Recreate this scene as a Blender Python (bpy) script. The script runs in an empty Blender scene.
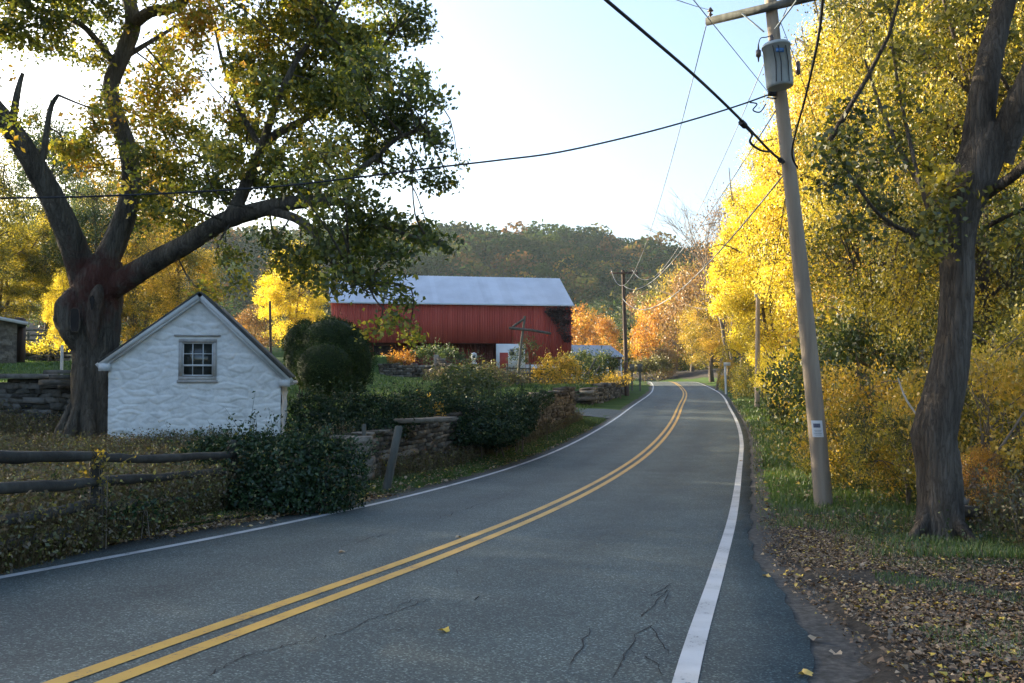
import bpy, math, random
import numpy as np
from mathutils import Vector, Matrix
R = math.radians
sc = bpy.context.scene
C = sc.collection
ZC = 2.7                       # camera height above the datum; the road dips below it
F = 900.0; CX = 512.0; CY = 341.5; PITCH = math.atan((372.0 - CY) / F)
rng = np.random.default_rng(7)
random.seed(7)

# ------------------------------------------------------------------ helpers
def P(px, py, Y):
    """photo pixel + distance -> world point"""
    u = (px - CX) / F; v = (CY - py) / F
    c, s = math.cos(PITCH), math.sin(PITCH)
    dy = c - v * s; dz = s + v * c
    return np.array([u / dy * Y, Y, ZC + dz / dy * Y])

def tag(o, label=None, cat=None, group=None, kind=None):
    if label: o['label'] = label
    if cat: o['category'] = cat
    if group: o['group'] = group
    if kind: o['kind'] = kind
    return o

class Acc:
    """collects quads / triangles, then links them as one mesh"""
    def __init__(self):
        self.V = []; self.Q = []; self.A = []; self.n = 0
    def add(self, V, Q, a=0.5):
        V = np.asarray(V, float); Q = np.asarray(Q, int)
        if Q.shape[1] == 3: Q = np.hstack([Q, -np.ones((len(Q), 1), int)])
        Q = np.where(Q >= 0, Q + self.n, -1)
        self.V.append(V); self.Q.append(Q); self.n += len(V)
        self.A.append(np.full(len(Q), a) if np.isscalar(a) else np.asarray(a, float))
        return self
    def box(self, c, size, rot=None, a=0.5, jit=0.0, g=None):
        x, y, z = np.array(size) / 2.0
        V = np.array([(-x,-y,-z),(x,-y,-z),(x,y,-z),(-x,y,-z),(-x,-y,z),(x,-y,z),(x,y,z),(-x,y,z)])
        if jit: V = V + (g or rng).uniform(-1, 1, V.shape) * jit * np.array(size)
        if rot is not None: V = V @ np.array(rot).T
        return self.add(V + np.array(c), [(0,3,2,1),(4,5,6,7),(0,1,5,4),(1,2,6,5),(2,3,7,6),(3,0,4,7)], a)
    def tube(self, pts, rad, n=8, cap=True, a=0.5, rough=0.0, closed_sub=0):
        pts = np.asarray(pts, float)
        rad = np.full(len(pts), rad, float) if np.isscalar(rad) else np.asarray(rad, float)
        if closed_sub:                                    # smooth resample
            t = np.arange(len(pts)); tt = np.linspace(0, len(pts) - 1, (len(pts) - 1) * closed_sub + 1)
            pts = crom(pts, tt); rad = np.interp(tt, t, rad)
        T = np.gradient(pts, axis=0); T /= np.linalg.norm(T, axis=1)[:, None] + 1e-12
        up = np.array([0, 0, 1.0]) if abs(T[0][2]) < 0.9 else np.array([1.0, 0, 0])
        N = np.cross(T[0], up); N /= np.linalg.norm(N)
        V = []
        ang = np.arange(n) / n * 2 * math.pi
        for i in range(len(pts)):
            N = N - T[i] * np.dot(N, T[i]); N /= np.linalg.norm(N)
            B = np.cross(T[i], N)
            r = rad[i] * (1 + (rng.normal(0, rough, n) if rough else 0))
            V.append(pts[i] + np.outer(np.cos(ang) * r, N) + np.outer(np.sin(ang) * r, B))
        V = np.vstack(V); Q = []
        m = len(pts)
        i = np.arange(m - 1)[:, None] * n; j = np.arange(n)[None, :]; k = (j + 1) % n
        Q = np.stack([i + j, i + k, i + n + k, i + n + j], -1).reshape(-1, 4)
        self.add(V, Q, a)
        if cap:
            for b, P0 in ((0, pts[0]), ((m - 1) * n, pts[-1])):
                VV = np.vstack([V[b:b + n], P0]); jj = np.arange(n)
                tr = np.stack([jj, (jj + 1) % n, np.full(n, n)], -1)
                if b == 0: tr = tr[:, ::-1]
                self.add(VV, tr, a)
        return self
    def build(self, name, m, parent=None, smooth=False, loc=None):
        me = bpy.data.meshes.new(name)
        if self.n:
            V = np.vstack(self.V); Q = np.vstack(self.Q); A = np.concatenate(self.A)
            me.vertices.add(len(V)); me.vertices.foreach_set('co', V.astype(np.float32).ravel())
            tri = Q[:, 3] < 0; tot = np.where(tri, 3, 4)
            st = np.concatenate([[0], np.cumsum(tot)[:-1]])
            L = Q.ravel(); L = L[L >= 0]
            me.loops.add(len(L)); me.loops.foreach_set('vertex_index', L.astype(np.int32))
            me.polygons.add(len(Q)); me.polygons.foreach_set('loop_start', st.astype(np.int32))
            me.polygons.foreach_set('loop_total', tot.astype(np.int32))
            if smooth: me.polygons.foreach_set('use_smooth', np.ones(len(Q), bool))
            at = me.attributes.new('v', 'FLOAT', 'FACE'); at.data.foreach_set('value', A.astype(np.float32))
            me.update(calc_edges=True)
        me.materials.append(m)
        o = bpy.data.objects.new(name, me); C.objects.link(o)
        if parent is not None:
            o.parent = parent
            if loc is None: o.matrix_parent_inverse = Matrix.Translation(-parent.location) if parent.rotation_euler.z == 0 and tuple(parent.scale) == (1, 1, 1) else Matrix.Identity(4)
        return o

def crom(p, tt):
    """Catmull-Rom through p at parameters tt"""
    p = np.asarray(p, float); n = len(p); out = []
    for t in tt:
        i = min(int(t), n - 2); f = t - i
        a = p[max(i - 1, 0)]; b = p[i]; c = p[i + 1]; d = p[min(i + 2, n - 1)]
        out.append(0.5 * ((2 * b) + (-a + c) * f + (2 * a - 5 * b + 4 * c - d) * f * f + (-a + 3 * b - 3 * c + d) * f ** 3))
    return np.array(out)

def empty(name, loc, label, cat, group=None):
    o = bpy.data.objects.new(name, None); C.objects.link(o); o.location = [float(q) for q in loc]
    o.empty_display_size = .3
    return tag(o, label, cat, group)

def basis(d):
    d = np.asarray(d, float); d = d / np.linalg.norm(d)
    s = np.array([0, 0, 1.0]) if abs(d[2]) < .95 else np.array([1.0, 0, 0])
    x = np.cross(d, s); x /= np.linalg.norm(x); return np.stack([x, d, np.cross(x, d)], 1)   # columns: side, along, up

def leaves(acc, cen, size, val, g=rng, out=None, aspect=.6, fold=.25):
    """leaf-sized folded quads at the given centres"""
    n = len(cen)
    if n == 0: return
    nrm = g.normal(size=(n, 3))
    if out is not None: nrm = nrm * .75 + out
    nrm[:, 2] += .35
    nrm /= np.linalg.norm(nrm, axis=1)[:, None]
    t = g.normal(size=(n, 3)); t -= nrm * (t * nrm).sum(1)[:, None]; t /= np.linalg.norm(t, axis=1)[:, None]
    b = np.cross(nrm, t)
    s = (size * g.uniform(.65, 1.3, n))[:, None] if np.isscalar(size) else (size * g.uniform(.7, 1.25, n))[:, None]
    V = np.stack([cen - t * s * .5, cen + b * s * aspect * .5 + nrm * s * fold * .5, cen + t * s * .5, cen - b * s * aspect * .5 + nrm * s * fold * .5], 1).reshape(-1, 3)
    Q = np.arange(4 * n).reshape(n, 4)
    acc.add(V, Q, val)

def ball(n, g=rng, p=.5):
    d = g.normal(size=(n, 3)); d /= np.linalg.norm(d, axis=1)[:, None]
    return d * (g.uniform(0, 1, n) ** p)[:, None]

# ------------------------------------------------------------------ materials
def new_mat(name):
    m = bpy.data.materials.new(name); m.use_nodes = True
    nt = m.node_tree; nt.nodes.clear()
    out = nt.nodes.new('ShaderNodeOutputMaterial')
    return m, nt, out
def N(nt, t, **kw):
    n = nt.nodes.new(t)
    for k, v in kw.items():
        if k.startswith('i_'): n.inputs[k[2:].replace('_', ' ')].default_value = v
        else: setattr(n, k, v)
    return n
def ramp(nt, stops, interp='LINEAR'):
    r = nt.nodes.new('ShaderNodeValToRGB'); e = r.color_ramp; e.interpolation = interp
    while len(e.elements) > 1: e.elements.remove(e.elements[-1])
    for i, (p, c) in enumerate(stops):
        k = e.elements[0] if i == 0 else e.elements.new(p)
        k.position = p; k.color = (*c, 1) if len(c) == 3 else c
    return r
def leaf_mat(name, stops, trans=.45, gloss=.06, rough=.5):
    m, nt, out = new_mat(name); L = nt.links.new
    at = N(nt, 'ShaderNodeAttribute', attribute_name='v')
    rp = ramp(nt, stops); L(at.outputs['Fac'], rp.inputs[0])
    d = N(nt, 'ShaderNodeBsdfDiffuse'); t = N(nt, 'ShaderNodeBsdfTranslucent'); g = N(nt, 'ShaderNodeBsdfGlossy', i_Roughness=rough)
    L(rp.outputs[0], d.inputs[0]); L(rp.outputs[0], t.inputs[0])
    mx = N(nt, 'ShaderNodeMixShader'); mx.inputs[0].default_value = trans; L(d.outputs[0], mx.inputs[1]); L(t.outputs[0], mx.inputs[2])
    m2 = N(nt, 'ShaderNodeMixShader'); m2.inputs[0].default_value = gloss; L(mx.outputs[0], m2.inputs[1]); L(g.outputs[0], m2.inputs[2])
    L(m2.outputs[0], out.inputs[0]); return m
def surf(name, stops, scale=4.0, stretch=(1, 1, 1), rough=.85, bump=.3, bscale=None, detail=6, attr=0.0, dist=.02, extra=None, spec=.3, coord='Object', metal=0.0):
    """noise-coloured surface with bump; attr = how much the per-face value shifts the colour"""
    m, nt, out = new_mat(name); L = nt.links.new
    tc = N(nt, 'ShaderNodeTexCoord'); mp = N(nt, 'ShaderNodeMapping'); mp.inputs['Scale'].default_value = stretch
    L(tc.outputs[coord], mp.inputs[0])
    no = N(nt, 'ShaderNodeTexNoise', i_Scale=scale, i_Detail=detail, i_Roughness=.6); L(mp.outputs[0], no.inputs['Vector'])
    fac = no.outputs['Fac']
    if attr:
        at = N(nt, 'ShaderNodeAttribute', attribute_name='v')
        s1 = N(nt, 'ShaderNodeMath', operation='SUBTRACT'); L(at.outputs['Fac'], s1.inputs[0]); s1.inputs[1].default_value = .5
        ma = N(nt, 'ShaderNodeMath', operation='MULTIPLY_ADD'); L(s1.outputs[0], ma.inputs[0]); ma.inputs[1].default_value = attr; L(fac, ma.inputs[2]); fac = ma.outputs[0]
    rp = ramp(nt, stops); L(fac, rp.inputs[0])
    b = N(nt, 'ShaderNodeBsdfPrincipled', i_Roughness=rough, i_Metallic=metal)
    b.inputs['Specular IOR Level'].default_value = spec
    col = rp.outputs[0]
    if extra: col = extra(nt, tc, col)
    L(col, b.inputs['Base Color'])
    if bump:
        n2 = N(nt, 'ShaderNodeTexNoise', i_Scale=bscale or scale * 3, i_Detail=8, i_Roughness=.65); L(mp.outputs[0], n2.inputs['Vector'])
        bp = N(nt, 'ShaderNodeBump', i_Strength=bump, i_Distance=dist); L(n2.outputs['Fac'], bp.inputs['Height']); L(bp.outputs[0], b.inputs['Normal'])
    L(b.outputs[0], out.inputs[0]); return m
def mixc(nt, fac, a, b):
    x = N(nt, 'ShaderNodeMix', data_type='RGBA'); nt.links.new(fac, x.inputs[0])
    if isinstance(a, tuple): x.inputs[6].default_value = (*a, 1)
    else: nt.links.new(a, x.inputs[6])
    if isinstance(b, tuple): x.inputs[7].default_value = (*b, 1)
    else: nt.links.new(b, x.inputs[7])
    return x.outputs[2]

M = {}
M['oak_leaf'] = leaf_mat('oak_leaf', [(0, (.04, .065, .012)), (.35, (.1, .135, .018)), (.6, (.26, .27, .025)), (.85, (.62, .5, .04)), (1, (.62, .34, .04))], .55)
M['yellow_leaf'] = leaf_mat('yellow_leaf', [(0, (.26, .2, .02)), (.3, (.6, .47, .025)), (.7, (.88, .68, .03)), (1, (.9, .73, .1))], .52)
M['gold_leaf'] = leaf_mat('gold_leaf', [(0, (.07, .08, .012)), (.3, (.24, .2, .02)), (.65, (.62, .4, .03)), (1, (.75, .46, .05))], .5)
M['lime_leaf'] = leaf_mat('lime_leaf', [(0, (.045, .06, .01)), (.4, (.16, .16, .02)), (.75, (.48, .38, .03)), (1, (.7, .5, .04))], .5)
M['orange_leaf'] = leaf_mat('orange_leaf', [(0, (.2, .1, .02)), (.4, (.52, .22, .02)), (.75, (.68, .34, .025)), (1, (.7, .46, .05))], .45)
M['rust_leaf'] = leaf_mat('rust_leaf', [(0, (.12, .07, .02)), (.5, (.3, .15, .035)), (1, (.45, .27, .07))], .4)
M['green_leaf'] = leaf_mat('green_leaf', [(0, (.025, .045, .012)), (.5, (.06, .095, .02)), (.85, (.12, .15, .03)), (1, (.3, .26, .04))], .4)
M['ivy_leaf'] = leaf_mat('ivy_leaf', [(0, (.01, .024, .01)), (.5, (.025, .055, .02)), (.85, (.05, .09, .03)), (1, (.2, .2, .04))], .25, .035, .4)
M['box_leaf'] = leaf_mat('box_leaf', [(0, (.014, .03, .007)), (.6, (.03, .058, .012)), (1, (.07, .095, .018))], .2, .02)
M['hill_leaf'] = leaf_mat('hill_leaf', [(0, (.022, .045, .012)), (.3, (.04, .075, .016)), (.5, (.075, .1, .02)), (.68, (.14, .12, .025)), (.82, (.2, .1, .035)), (.93, (.28, .15, .03)), (1, (.38, .28, .03))], .3, .0)
M['litter'] = leaf_mat('litter', [(0, (.06, .036, .018)), (.4, (.17, .1, .045)), (.7, (.32, .2, .1)), (.92, (.5, .37, .23)), (1, (.66, .45, .06))], .15, .08)
M['grass'] = leaf_mat('grass', [(0, (.04, .07, .012)), (.5, (.085, .15, .02)), (.85, (.18, .25, .035)), (1, (.38, .33, .12))], .4, .06, .4)
M['weed'] = leaf_mat('weed', [(0, (.08, .055, .025)), (.35, (.17, .12, .055)), (.6, (.09, .1, .025)), (.85, (.22, .2, .045)), (1, (.45, .38, .06))], .3)
def bark_mat(name, stops, vs=8.0, extra=None, st=.11):
    m, nt, out = new_mat(name); L = nt.links.new
    tc = N(nt, 'ShaderNodeTexCoord'); mp = N(nt, 'ShaderNodeMapping'); mp.inputs['Scale'].default_value = (1, 1, st); L(tc.outputs['Object'], mp.inputs[0])
    no = N(nt, 'ShaderNodeTexNoise', i_Scale=3.5, i_Detail=8, i_Roughness=.65); L(mp.outputs[0], no.inputs['Vector'])
    mx = N(nt, 'ShaderNodeMix', data_type='RGBA', blend_type='LINEAR_LIGHT'); mx.inputs[0].default_value = .22; L(mp.outputs[0], mx.inputs[6]); L(no.outputs['Color'], mx.inputs[7])
    vo = N(nt, 'ShaderNodeTexVoronoi', feature='DISTANCE_TO_EDGE', i_Scale=vs); L(mx.outputs[2], vo.inputs['Vector'])
    n3 = N(nt, 'ShaderNodeTexNoise', i_Scale=22.0, i_Detail=8, i_Roughness=.7); L(mp.outputs[0], n3.inputs['Vector'])
    pw = N(nt, 'ShaderNodeMath', operation='POWER'); L(vo.outputs['Distance'], pw.inputs[0]); pw.inputs[1].default_value = .5
    hh = N(nt, 'ShaderNodeMath', operation='MULTIPLY_ADD'); L(n3.outputs['Fac'], hh.inputs[0]); hh.inputs[1].default_value = .45; L(pw.outputs[0], hh.inputs[2])
    rp = ramp(nt, stops); L(no.outputs['Fac'], rp.inputs[0]); col = rp.outputs[0]
    r2 = ramp(nt, [(.0, (.45, .45, .45)), (.32, (1, 1, 1))]); L(pw.outputs[0], r2.inputs[0]); col = mixc(nt, r2.outputs[0], tuple(c * .45 for c in stops[0][1]), col)
    if extra: col = extra(nt, tc, col)
    b = N(nt, 'ShaderNodeBsdfPrincipled', i_Roughness=.95); b.inputs['Specular IOR Level'].default_value = .15; L(col, b.inputs['Base Color'])
    bp = N(nt, 'ShaderNodeBump', i_Strength=1.0, i_Distance=.16); L(hh.outputs[0], bp.inputs['Height']); L(bp.outputs[0], b.inputs['Normal']); L(b.outputs[0], out.inputs[0]); return m
M['bark'] = bark_mat('bark', [(.3, (.1, .08, .062)), (.55, (.2, .165, .13)), (.8, (.36, .3, .24))], 12.0)
def oak_extra(nt, tc, col):
    L = nt.links.new; g = N(nt, 'ShaderNodeNewGeometry')
    d = N(nt, 'ShaderNodeVectorMath', operation='DISTANCE'); L(g.outputs['Position'], d.inputs[0]); d.inputs[1].default_value = tuple(P(98, 283, 20.6))
    n = N(nt, 'ShaderNodeTexNoise', i_Scale=4, i_Detail=5); L(g.outputs['Position'], n.inputs['Vector'])
    a = N(nt, 'ShaderNodeMath', operation='MULTIPLY_ADD'); L(n.outputs['Fac'], a.inputs[0]); a.inputs[1].default_value = 1.6; L(d.outputs['Value'], a.inputs[2])
    r = ramp(nt, [(0, (.85, .85, .85)), (.55, (.65, .65, .65)), (.85, (0, 0, 0))]); s = N(nt, 'ShaderNodeMath', operation='MULTIPLY'); L(a.outputs[0], s.inputs[0]); s.inputs[1].default_value = .45
    L(s.outputs[0], r.inputs[0]); return mixc(nt, r.outputs[0], col, (.17, .045, .033))
M['oak_bark'] = bark_mat('oak_bark', [(.3, (.085, .075, .06)), (.55, (.2, .178, .14)), (.8, (.33, .3, .24))], 11.0, oak_extra)
M['twig'] = surf('twig', [(.3, (.1, .08, .06)), (.7, (.25, .2, .15))], 8, (1, 1, .3), .9, .2)
M['pale_twig'] = surf('pale_twig', [(.3, (.35, .3, .24)), (.7, (.55, .5, .42))], 8, (1, 1, .3), .9, .2)

# ------------------------------------------------------------------ road line
_kn = [(-46, -13, -.9), (-8.4, -16, -.95), (-5.2, -5.5, -1.15), (-3.273, .606, -1.326), (-2.155, 5.479, -1.714), (-.856, 10.307, -2.07), (.463, 15.13, -2.35),
       (1.745, 19.963, -2.556), (3.011, 24.8, -2.693), (4.287, 29.634, -2.74), (5.547, 34.473, -2.69), (6.73, 39.331, -2.61),
       (7.847, 44.204, -2.53), (8.918, 49.088, -2.44), (9.947, 53.981, -2.35), (10.972, 58.875, -2.26), (12.013, 63.766, -2.18), (13.063, 68.654, -2.1),
       (14.082, 73.549, -2.04), (15.057, 78.453, -1.98), (15.987, 83.366, -1.93), (16.868, 88.288, -1.88), (17.697, 93.218, -1.82), (18.5, 98.158, -1.76),
       (19.3, 103.101, -1.7), (20.05, 108.044, -1.64), (20.75, 112.984, -1.56), (21.45, 117.923, -1.49), (22.1, 122.866, -1.43), (22.6, 127.822, -1.4),
       (22.9, 133, -1.42), (22.4, 140, -1.55), (20.2, 149, -1.85), (15, 158, -2.3), (7, 165, -2.8), (-4, 170, -3.2)]
_kn = _kn[1:]
_kn = [(-13.5, -30, -.9)] + _kn
rp_ = crom(_kn, np.linspace(0, len(_kn) - 1, (len(_kn) - 1) * 40 + 1))
_d = np.concatenate([[0], np.cumsum(np.linalg.norm(np.diff(rp_[:, :2], axis=0), axis=1))])
ss = np.arange(0, _d[-1], .25)
RX, RY, RZ = (np.interp(ss, _d, rp_[:, k]) for k in range(3))
k_ = np.ones(9) / 9
RZ = np.convolve(np.pad(RZ, 4, 'edge'), k_, 'valid') + ZC
TX = np.gradient(RX); TY = np.gradient(RY); _l = np.hypot(TX, TY); TX /= _l; TY /= _l
S0 = ss[np.argmin(np.abs(RY - 6.45))]           # s = 0 of the survey
def road(s, o):
    """survey station s (0 = about 6.5 m ahead of the camera), offset o to the right -> x, y, z"""
    q = np.asarray(s) + S0
    x = np.interp(q, ss, RX); y = np.interp(q, ss, RY); z = np.interp(q, ss, RZ); tx = np.interp(q, ss, TX); ty = np.interp(q, ss, TY)
    return x + ty * o, y - tx * o, z
def road_near(x, y):
    """station, offset, road height of the nearest road point"""
    x = np.asarray(x, float).ravel(); y = np.asarray(y, float).ravel()
    S = np.empty(len(x)); O = np.empty(len(x)); Z = np.empty(len(x))
    st = 4
    for a in range(0, len(x), 4000):
        xx = x[a:a + 4000, None]; yy = y[a:a + 4000, None]
        d = (xx - RX[None, ::st]) ** 2 + (yy - RY[None, ::st]) ** 2
        i = d.argmin(1) * st; i = np.clip(i, 0, len(RX) - 1)
        dx = xx[:, 0] - RX[i]; dy = yy[:, 0] - RY[i]
        al = dx * TX[i] + dy * TY[i]
        S[a:a + 4000] = ss[i] - S0 + al; o = dx * TY[i] - dy * TX[i]
        dist = np.hypot(dx, dy); O[a:a + 4000] = np.where((i == 0) | (i >= len(RX) - st), np.sign(o) * dist, o)
        Z[a:a + 4000] = np.interp(ss[i] + al, ss, RZ)
    return S, O, Z

G_ = np.array([(-4.9, 14, -2.12), (-5.5, 17, -1.9), (-10, 21.3, -1.74), (-6.5, 20, -1.72), (-8.6, 19, -1.75), (-14, 19, -1.7), (-8, 14, -2.1), (-12, 12, -2.05), (-9, 9, -2.0), (-20, 12, -1.6),
    (-3.2, 21, -1.6), (-1, 26, -1.42), (2, 33, -1.15), (4.5, 43, -.88), (-6, 28, -1.35), (-5, 34, -1.1), (-6, 45, -.85), (-5, 60, -.7), (-6, 70, -.55), (-9, 85, -.15), (3, 66, -1.0),
    (5, 76, -1.3), (9, 80, -1.35), (0, 86, -.7), (8, 95, -1.0), (-20, 100, 1.0), (0, 110, -.5), (12, 120, -1.4), (-30, 44, .9), (-16, 40, .45), (-20, 33, .3), (-16, 28, -.1), (-24, 28, .2),
    (-45, 60, 3), (-25, 80, 2.2), (-14, 60, .5), (-60, 20, 3.5), (-40, 10, 1.5), (-30, -10, 0), (-80, 80, 6), (0, 150, -2.5), (-40, 150, -1), (-90, 150, 3), (20, 190, -4), (-150, 60, 9), (-150, -60, 4), (-60, -80, 0), (60, 220, -5), (-100, 260, 0)])
def lawn(x, y):
    w = 1.0 / (((x[:, None] - G_[:, 0]) ** 2 + (y[:, None] - G_[:, 1]) ** 2) + 4.0) ** 2
    return (w * G_[:, 2]).sum(1) / w.sum(1) + ZC
def sm(a, b, x):
    t = np.clip((x - a) / (b - a), 0, 1); return t * t * (3 - 2 * t)
def wob(x, y, f, seed=0):
    return np.sin(x * f + seed) * np.cos(y * f * 1.13 + seed * 2) + .5 * np.sin(x * f * 2.3 + y * f * 1.7 + seed)
def wall_off(s):
    return np.interp(s, [10, 14, 20, 41], [-5.6, -5.4, -5.1, -4.95])
def H(x, y):
    x = np.asarray(x, float); shp = x.shape; x = x.ravel(); y = np.asarray(y, float).ravel()
    s, o, zr = road_near(x, y)
    # right bank
    r = o - 3.4
    bank = np.where(r < 0, 0, .02 + .03 * np.minimum(r, 1.5) + .10 * np.clip(r - 1.5, 0, 6) * sm(4, 14, s) + .16 * np.clip(r - 3, 0, 14) * sm(20, 45, s) + .05 * np.clip(r - 6, 0, 60))
    zR = zr + bank * 1.0
    # left side
    l = -o - 3.4
    G = lawn(x, y)
    up = sm(-2, .0, (y - 24.0)) * 0
    tw = (x < -11.0)
    G = np.where(tw & (y > 23.9), np.maximum(G, ZC - .3 + (y - 24) * .03), G)
    G = np.where(tw & (y <= 23.9), np.minimum(G, ZC - 1.35), G)
    verge = zr + .02 + np.clip(l, 0, 3) * .035
    # retaining wall along the road between stations 12 and 38
    a = np.where((s > 12.2) & (s < 38.5), sm(-wall_off(s) + .10, -wall_off(s) + .35, -o), sm(1.6, 4.2, l))
    a = np.where((s > 56) & (s < 80), sm(2.0, 2.3, l), a)
    # drive mouth
    dm = sm(39, 42, s) * (1 - sm(51, 54, s)); a = a * (1 - dm) + dm * sm(3, 9, l)
    zL = verge * (1 - a) + G * a
    z = np.where(o > 0, zR, zL)
    # beyond the crest the valley and the wooded ridge
    z = np.where((o < redge(s) + .38) & (o > ledge(s) - .3), zr - .06, z)
    far = sm(60, 180, np.hypot(x - 5, y - 40)) * sm(8, 40, np.abs(o))
    z = z * (1 - far) + (ZC - 3.0) * far + 0
    z = z + ridge(x, y) + np.where(np.abs(o) > 4.2, wob(x, y, .9) * .03, 0)
    return z.reshape(shp)
def ridge(x, y):
    # crest line height above the valley by bearing
    b = x / np.maximum(y, 1.0)
    h = np.interp(b, [-1.5, -.6, -.25, -.08, .05, .2, .35, .6, 1.2], [44, 71, 82, 80, 75, 64, 58, 52, 36])
    d = np.hypot(x, y * 1.0)
    return h * sm(215, 590, d) * sm(40, 200, y) + wob(x, y, .018, 1) * 5 * sm(260, 420, d)
def Hp(x, y): return float(H(np.array([x]), np.array([y]))[0])

redge = lambda s: np.interp(s, [-40, -3, .8, 2.2, 5.5, 7.0, 200], [3.9, 3.72, 3.86, 3.8, 3.45, 3.4, 3.4]) + .025 * np.sin(np.asarray(s) * 2.3) + .015 * np.sin(np.asarray(s) * 7.1)
ledge = lambda s: np.interp(s, [-40, 0, 5, 9, 14, 200], [-4.3, -3.95, -3.75, -3.45, -3.3, -3.3]) + .02 * np.sin(np.asarray(s) * 2.9)
# ------------------------------------------------------------------ ground
def axis(lo, hi, a, b, step, grow=1.13):
    c = list(np.arange(a, b + 1e-6, step)); d = step
    while c[-1] < hi: d *= grow; c.append(c[-1] + d)
    d = step
    while c[0] > lo: d *= grow; c.insert(0, c[0] - d)
    return np.array(c)
gx = axis(-900, 900, -18, 16, .3); gy = axis(-140, 1500, -2, 60, .3, 1.05)
XX, YY = np.meshgrid(gx, gy); ZZ = H(XX, YY)
nx, ny = len(gx), len(gy)
i = np.arange(ny - 1)[:, None] * nx + np.arange(nx - 1)[None, :]
gq = np.stack([i, i + 1, i + nx + 1, i + nx], -1).reshape(-1, 4)
def ground_mat():
    m, nt, out = new_mat('ground'); L = nt.links.new
    g = N(nt, 'ShaderNodeNewGeometry')
    at = N(nt, 'ShaderNodeAttribute', attribute_name='dirt')
    n1 = N(nt, 'ShaderNodeTexNoise', i_Scale=.7, i_Detail=8, i_Roughness=.7); L(g.outputs['Position'], n1.inputs['Vector'])
    n2 = N(nt, 'ShaderNodeTexNoise', i_Scale=14, i_Detail=6, i_Roughness=.7); L(g.outputs['Position'], n2.inputs['Vector'])
    gr = ramp(nt, [(.3, (.035, .06, .014)), (.55, (.06, .1, .02)), (.75, (.1, .13, .03))]); L(n1.outputs['Fac'], gr.inputs[0])
    di = ramp(nt, [(.3, (.028, .024, .019)), (.5, (.055, .047, .038)), (.62, (.085, .073, .059)), (.8, (.15, .13, .108))]); L(n2.outputs['Fac'], di.inputs[0])
    a = N(nt, 'ShaderNodeMath', operation='MULTIPLY_ADD'); L(n1.outputs['Fac'], a.inputs[0]); a.inputs[1].default_value = 1.2
    L(at.outputs['Fac'], a.inputs[2])
    mr = ramp(nt, [(.85, (0, 0, 0)), (1.0, (1, 1, 1))]);
    s = N(nt, 'ShaderNodeMath', operation='SUBTRACT'); L(a.outputs[0], s.inputs[0]); s.inputs[1].default_value = .1
    L(s.outputs[0], mr.inputs[0])
    col = mixc(nt, mr.outputs[0], gr.outputs[0], di.outputs[0])
    b = N(nt, 'ShaderNodeBsdfPrincipled', i_Roughness=.95); b.inputs['Specular IOR Level'].default_value = .1
    L(col, b.inputs['Base Color'])
    bp = N(nt, 'ShaderNodeBump', i_Strength=.6, i_Distance=.04); L(n2.outputs['Fac'], bp.inputs['Height']); L(bp.outputs[0], b.inputs['Normal'])
    L(b.outputs[0], out.inputs[0]); return m
ac = Acc(); ac.add(np.stack([XX.ravel(), YY.ravel(), ZZ.ravel()], 1), gq)
go = ac.build('ground', ground_mat(), smooth=True); tag(go, 'grassy ground with leaf litter beside the road', kind='structure')
s_, o_, _z = road_near(XX, YY)
dirt = np.where(o_ > 0, np.clip(1.0 - (o_ - 3.3) / 6 , .0, 1) * (1 - sm(8, 14, s_)) + .75 * sm(6.5, 9, o_) + .25 * (1 - sm(3.4, 4.3, o_)), .25 + .6 * (1 - sm(3.3, 4.6, -o_)) * (1 - sm(6, 14, s_)) + .45 * (1 - sm(10, 16, s_)) * sm(4, 5, -o_))
dirt = np.where(YY.ravel() > 190, 1, dirt)
da = go.data.attributes.new('dirt', 'FLOAT', 'POINT'); da.data.foreach_set('value', np.clip(dirt, 0, 1).astype(np.float32))

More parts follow.
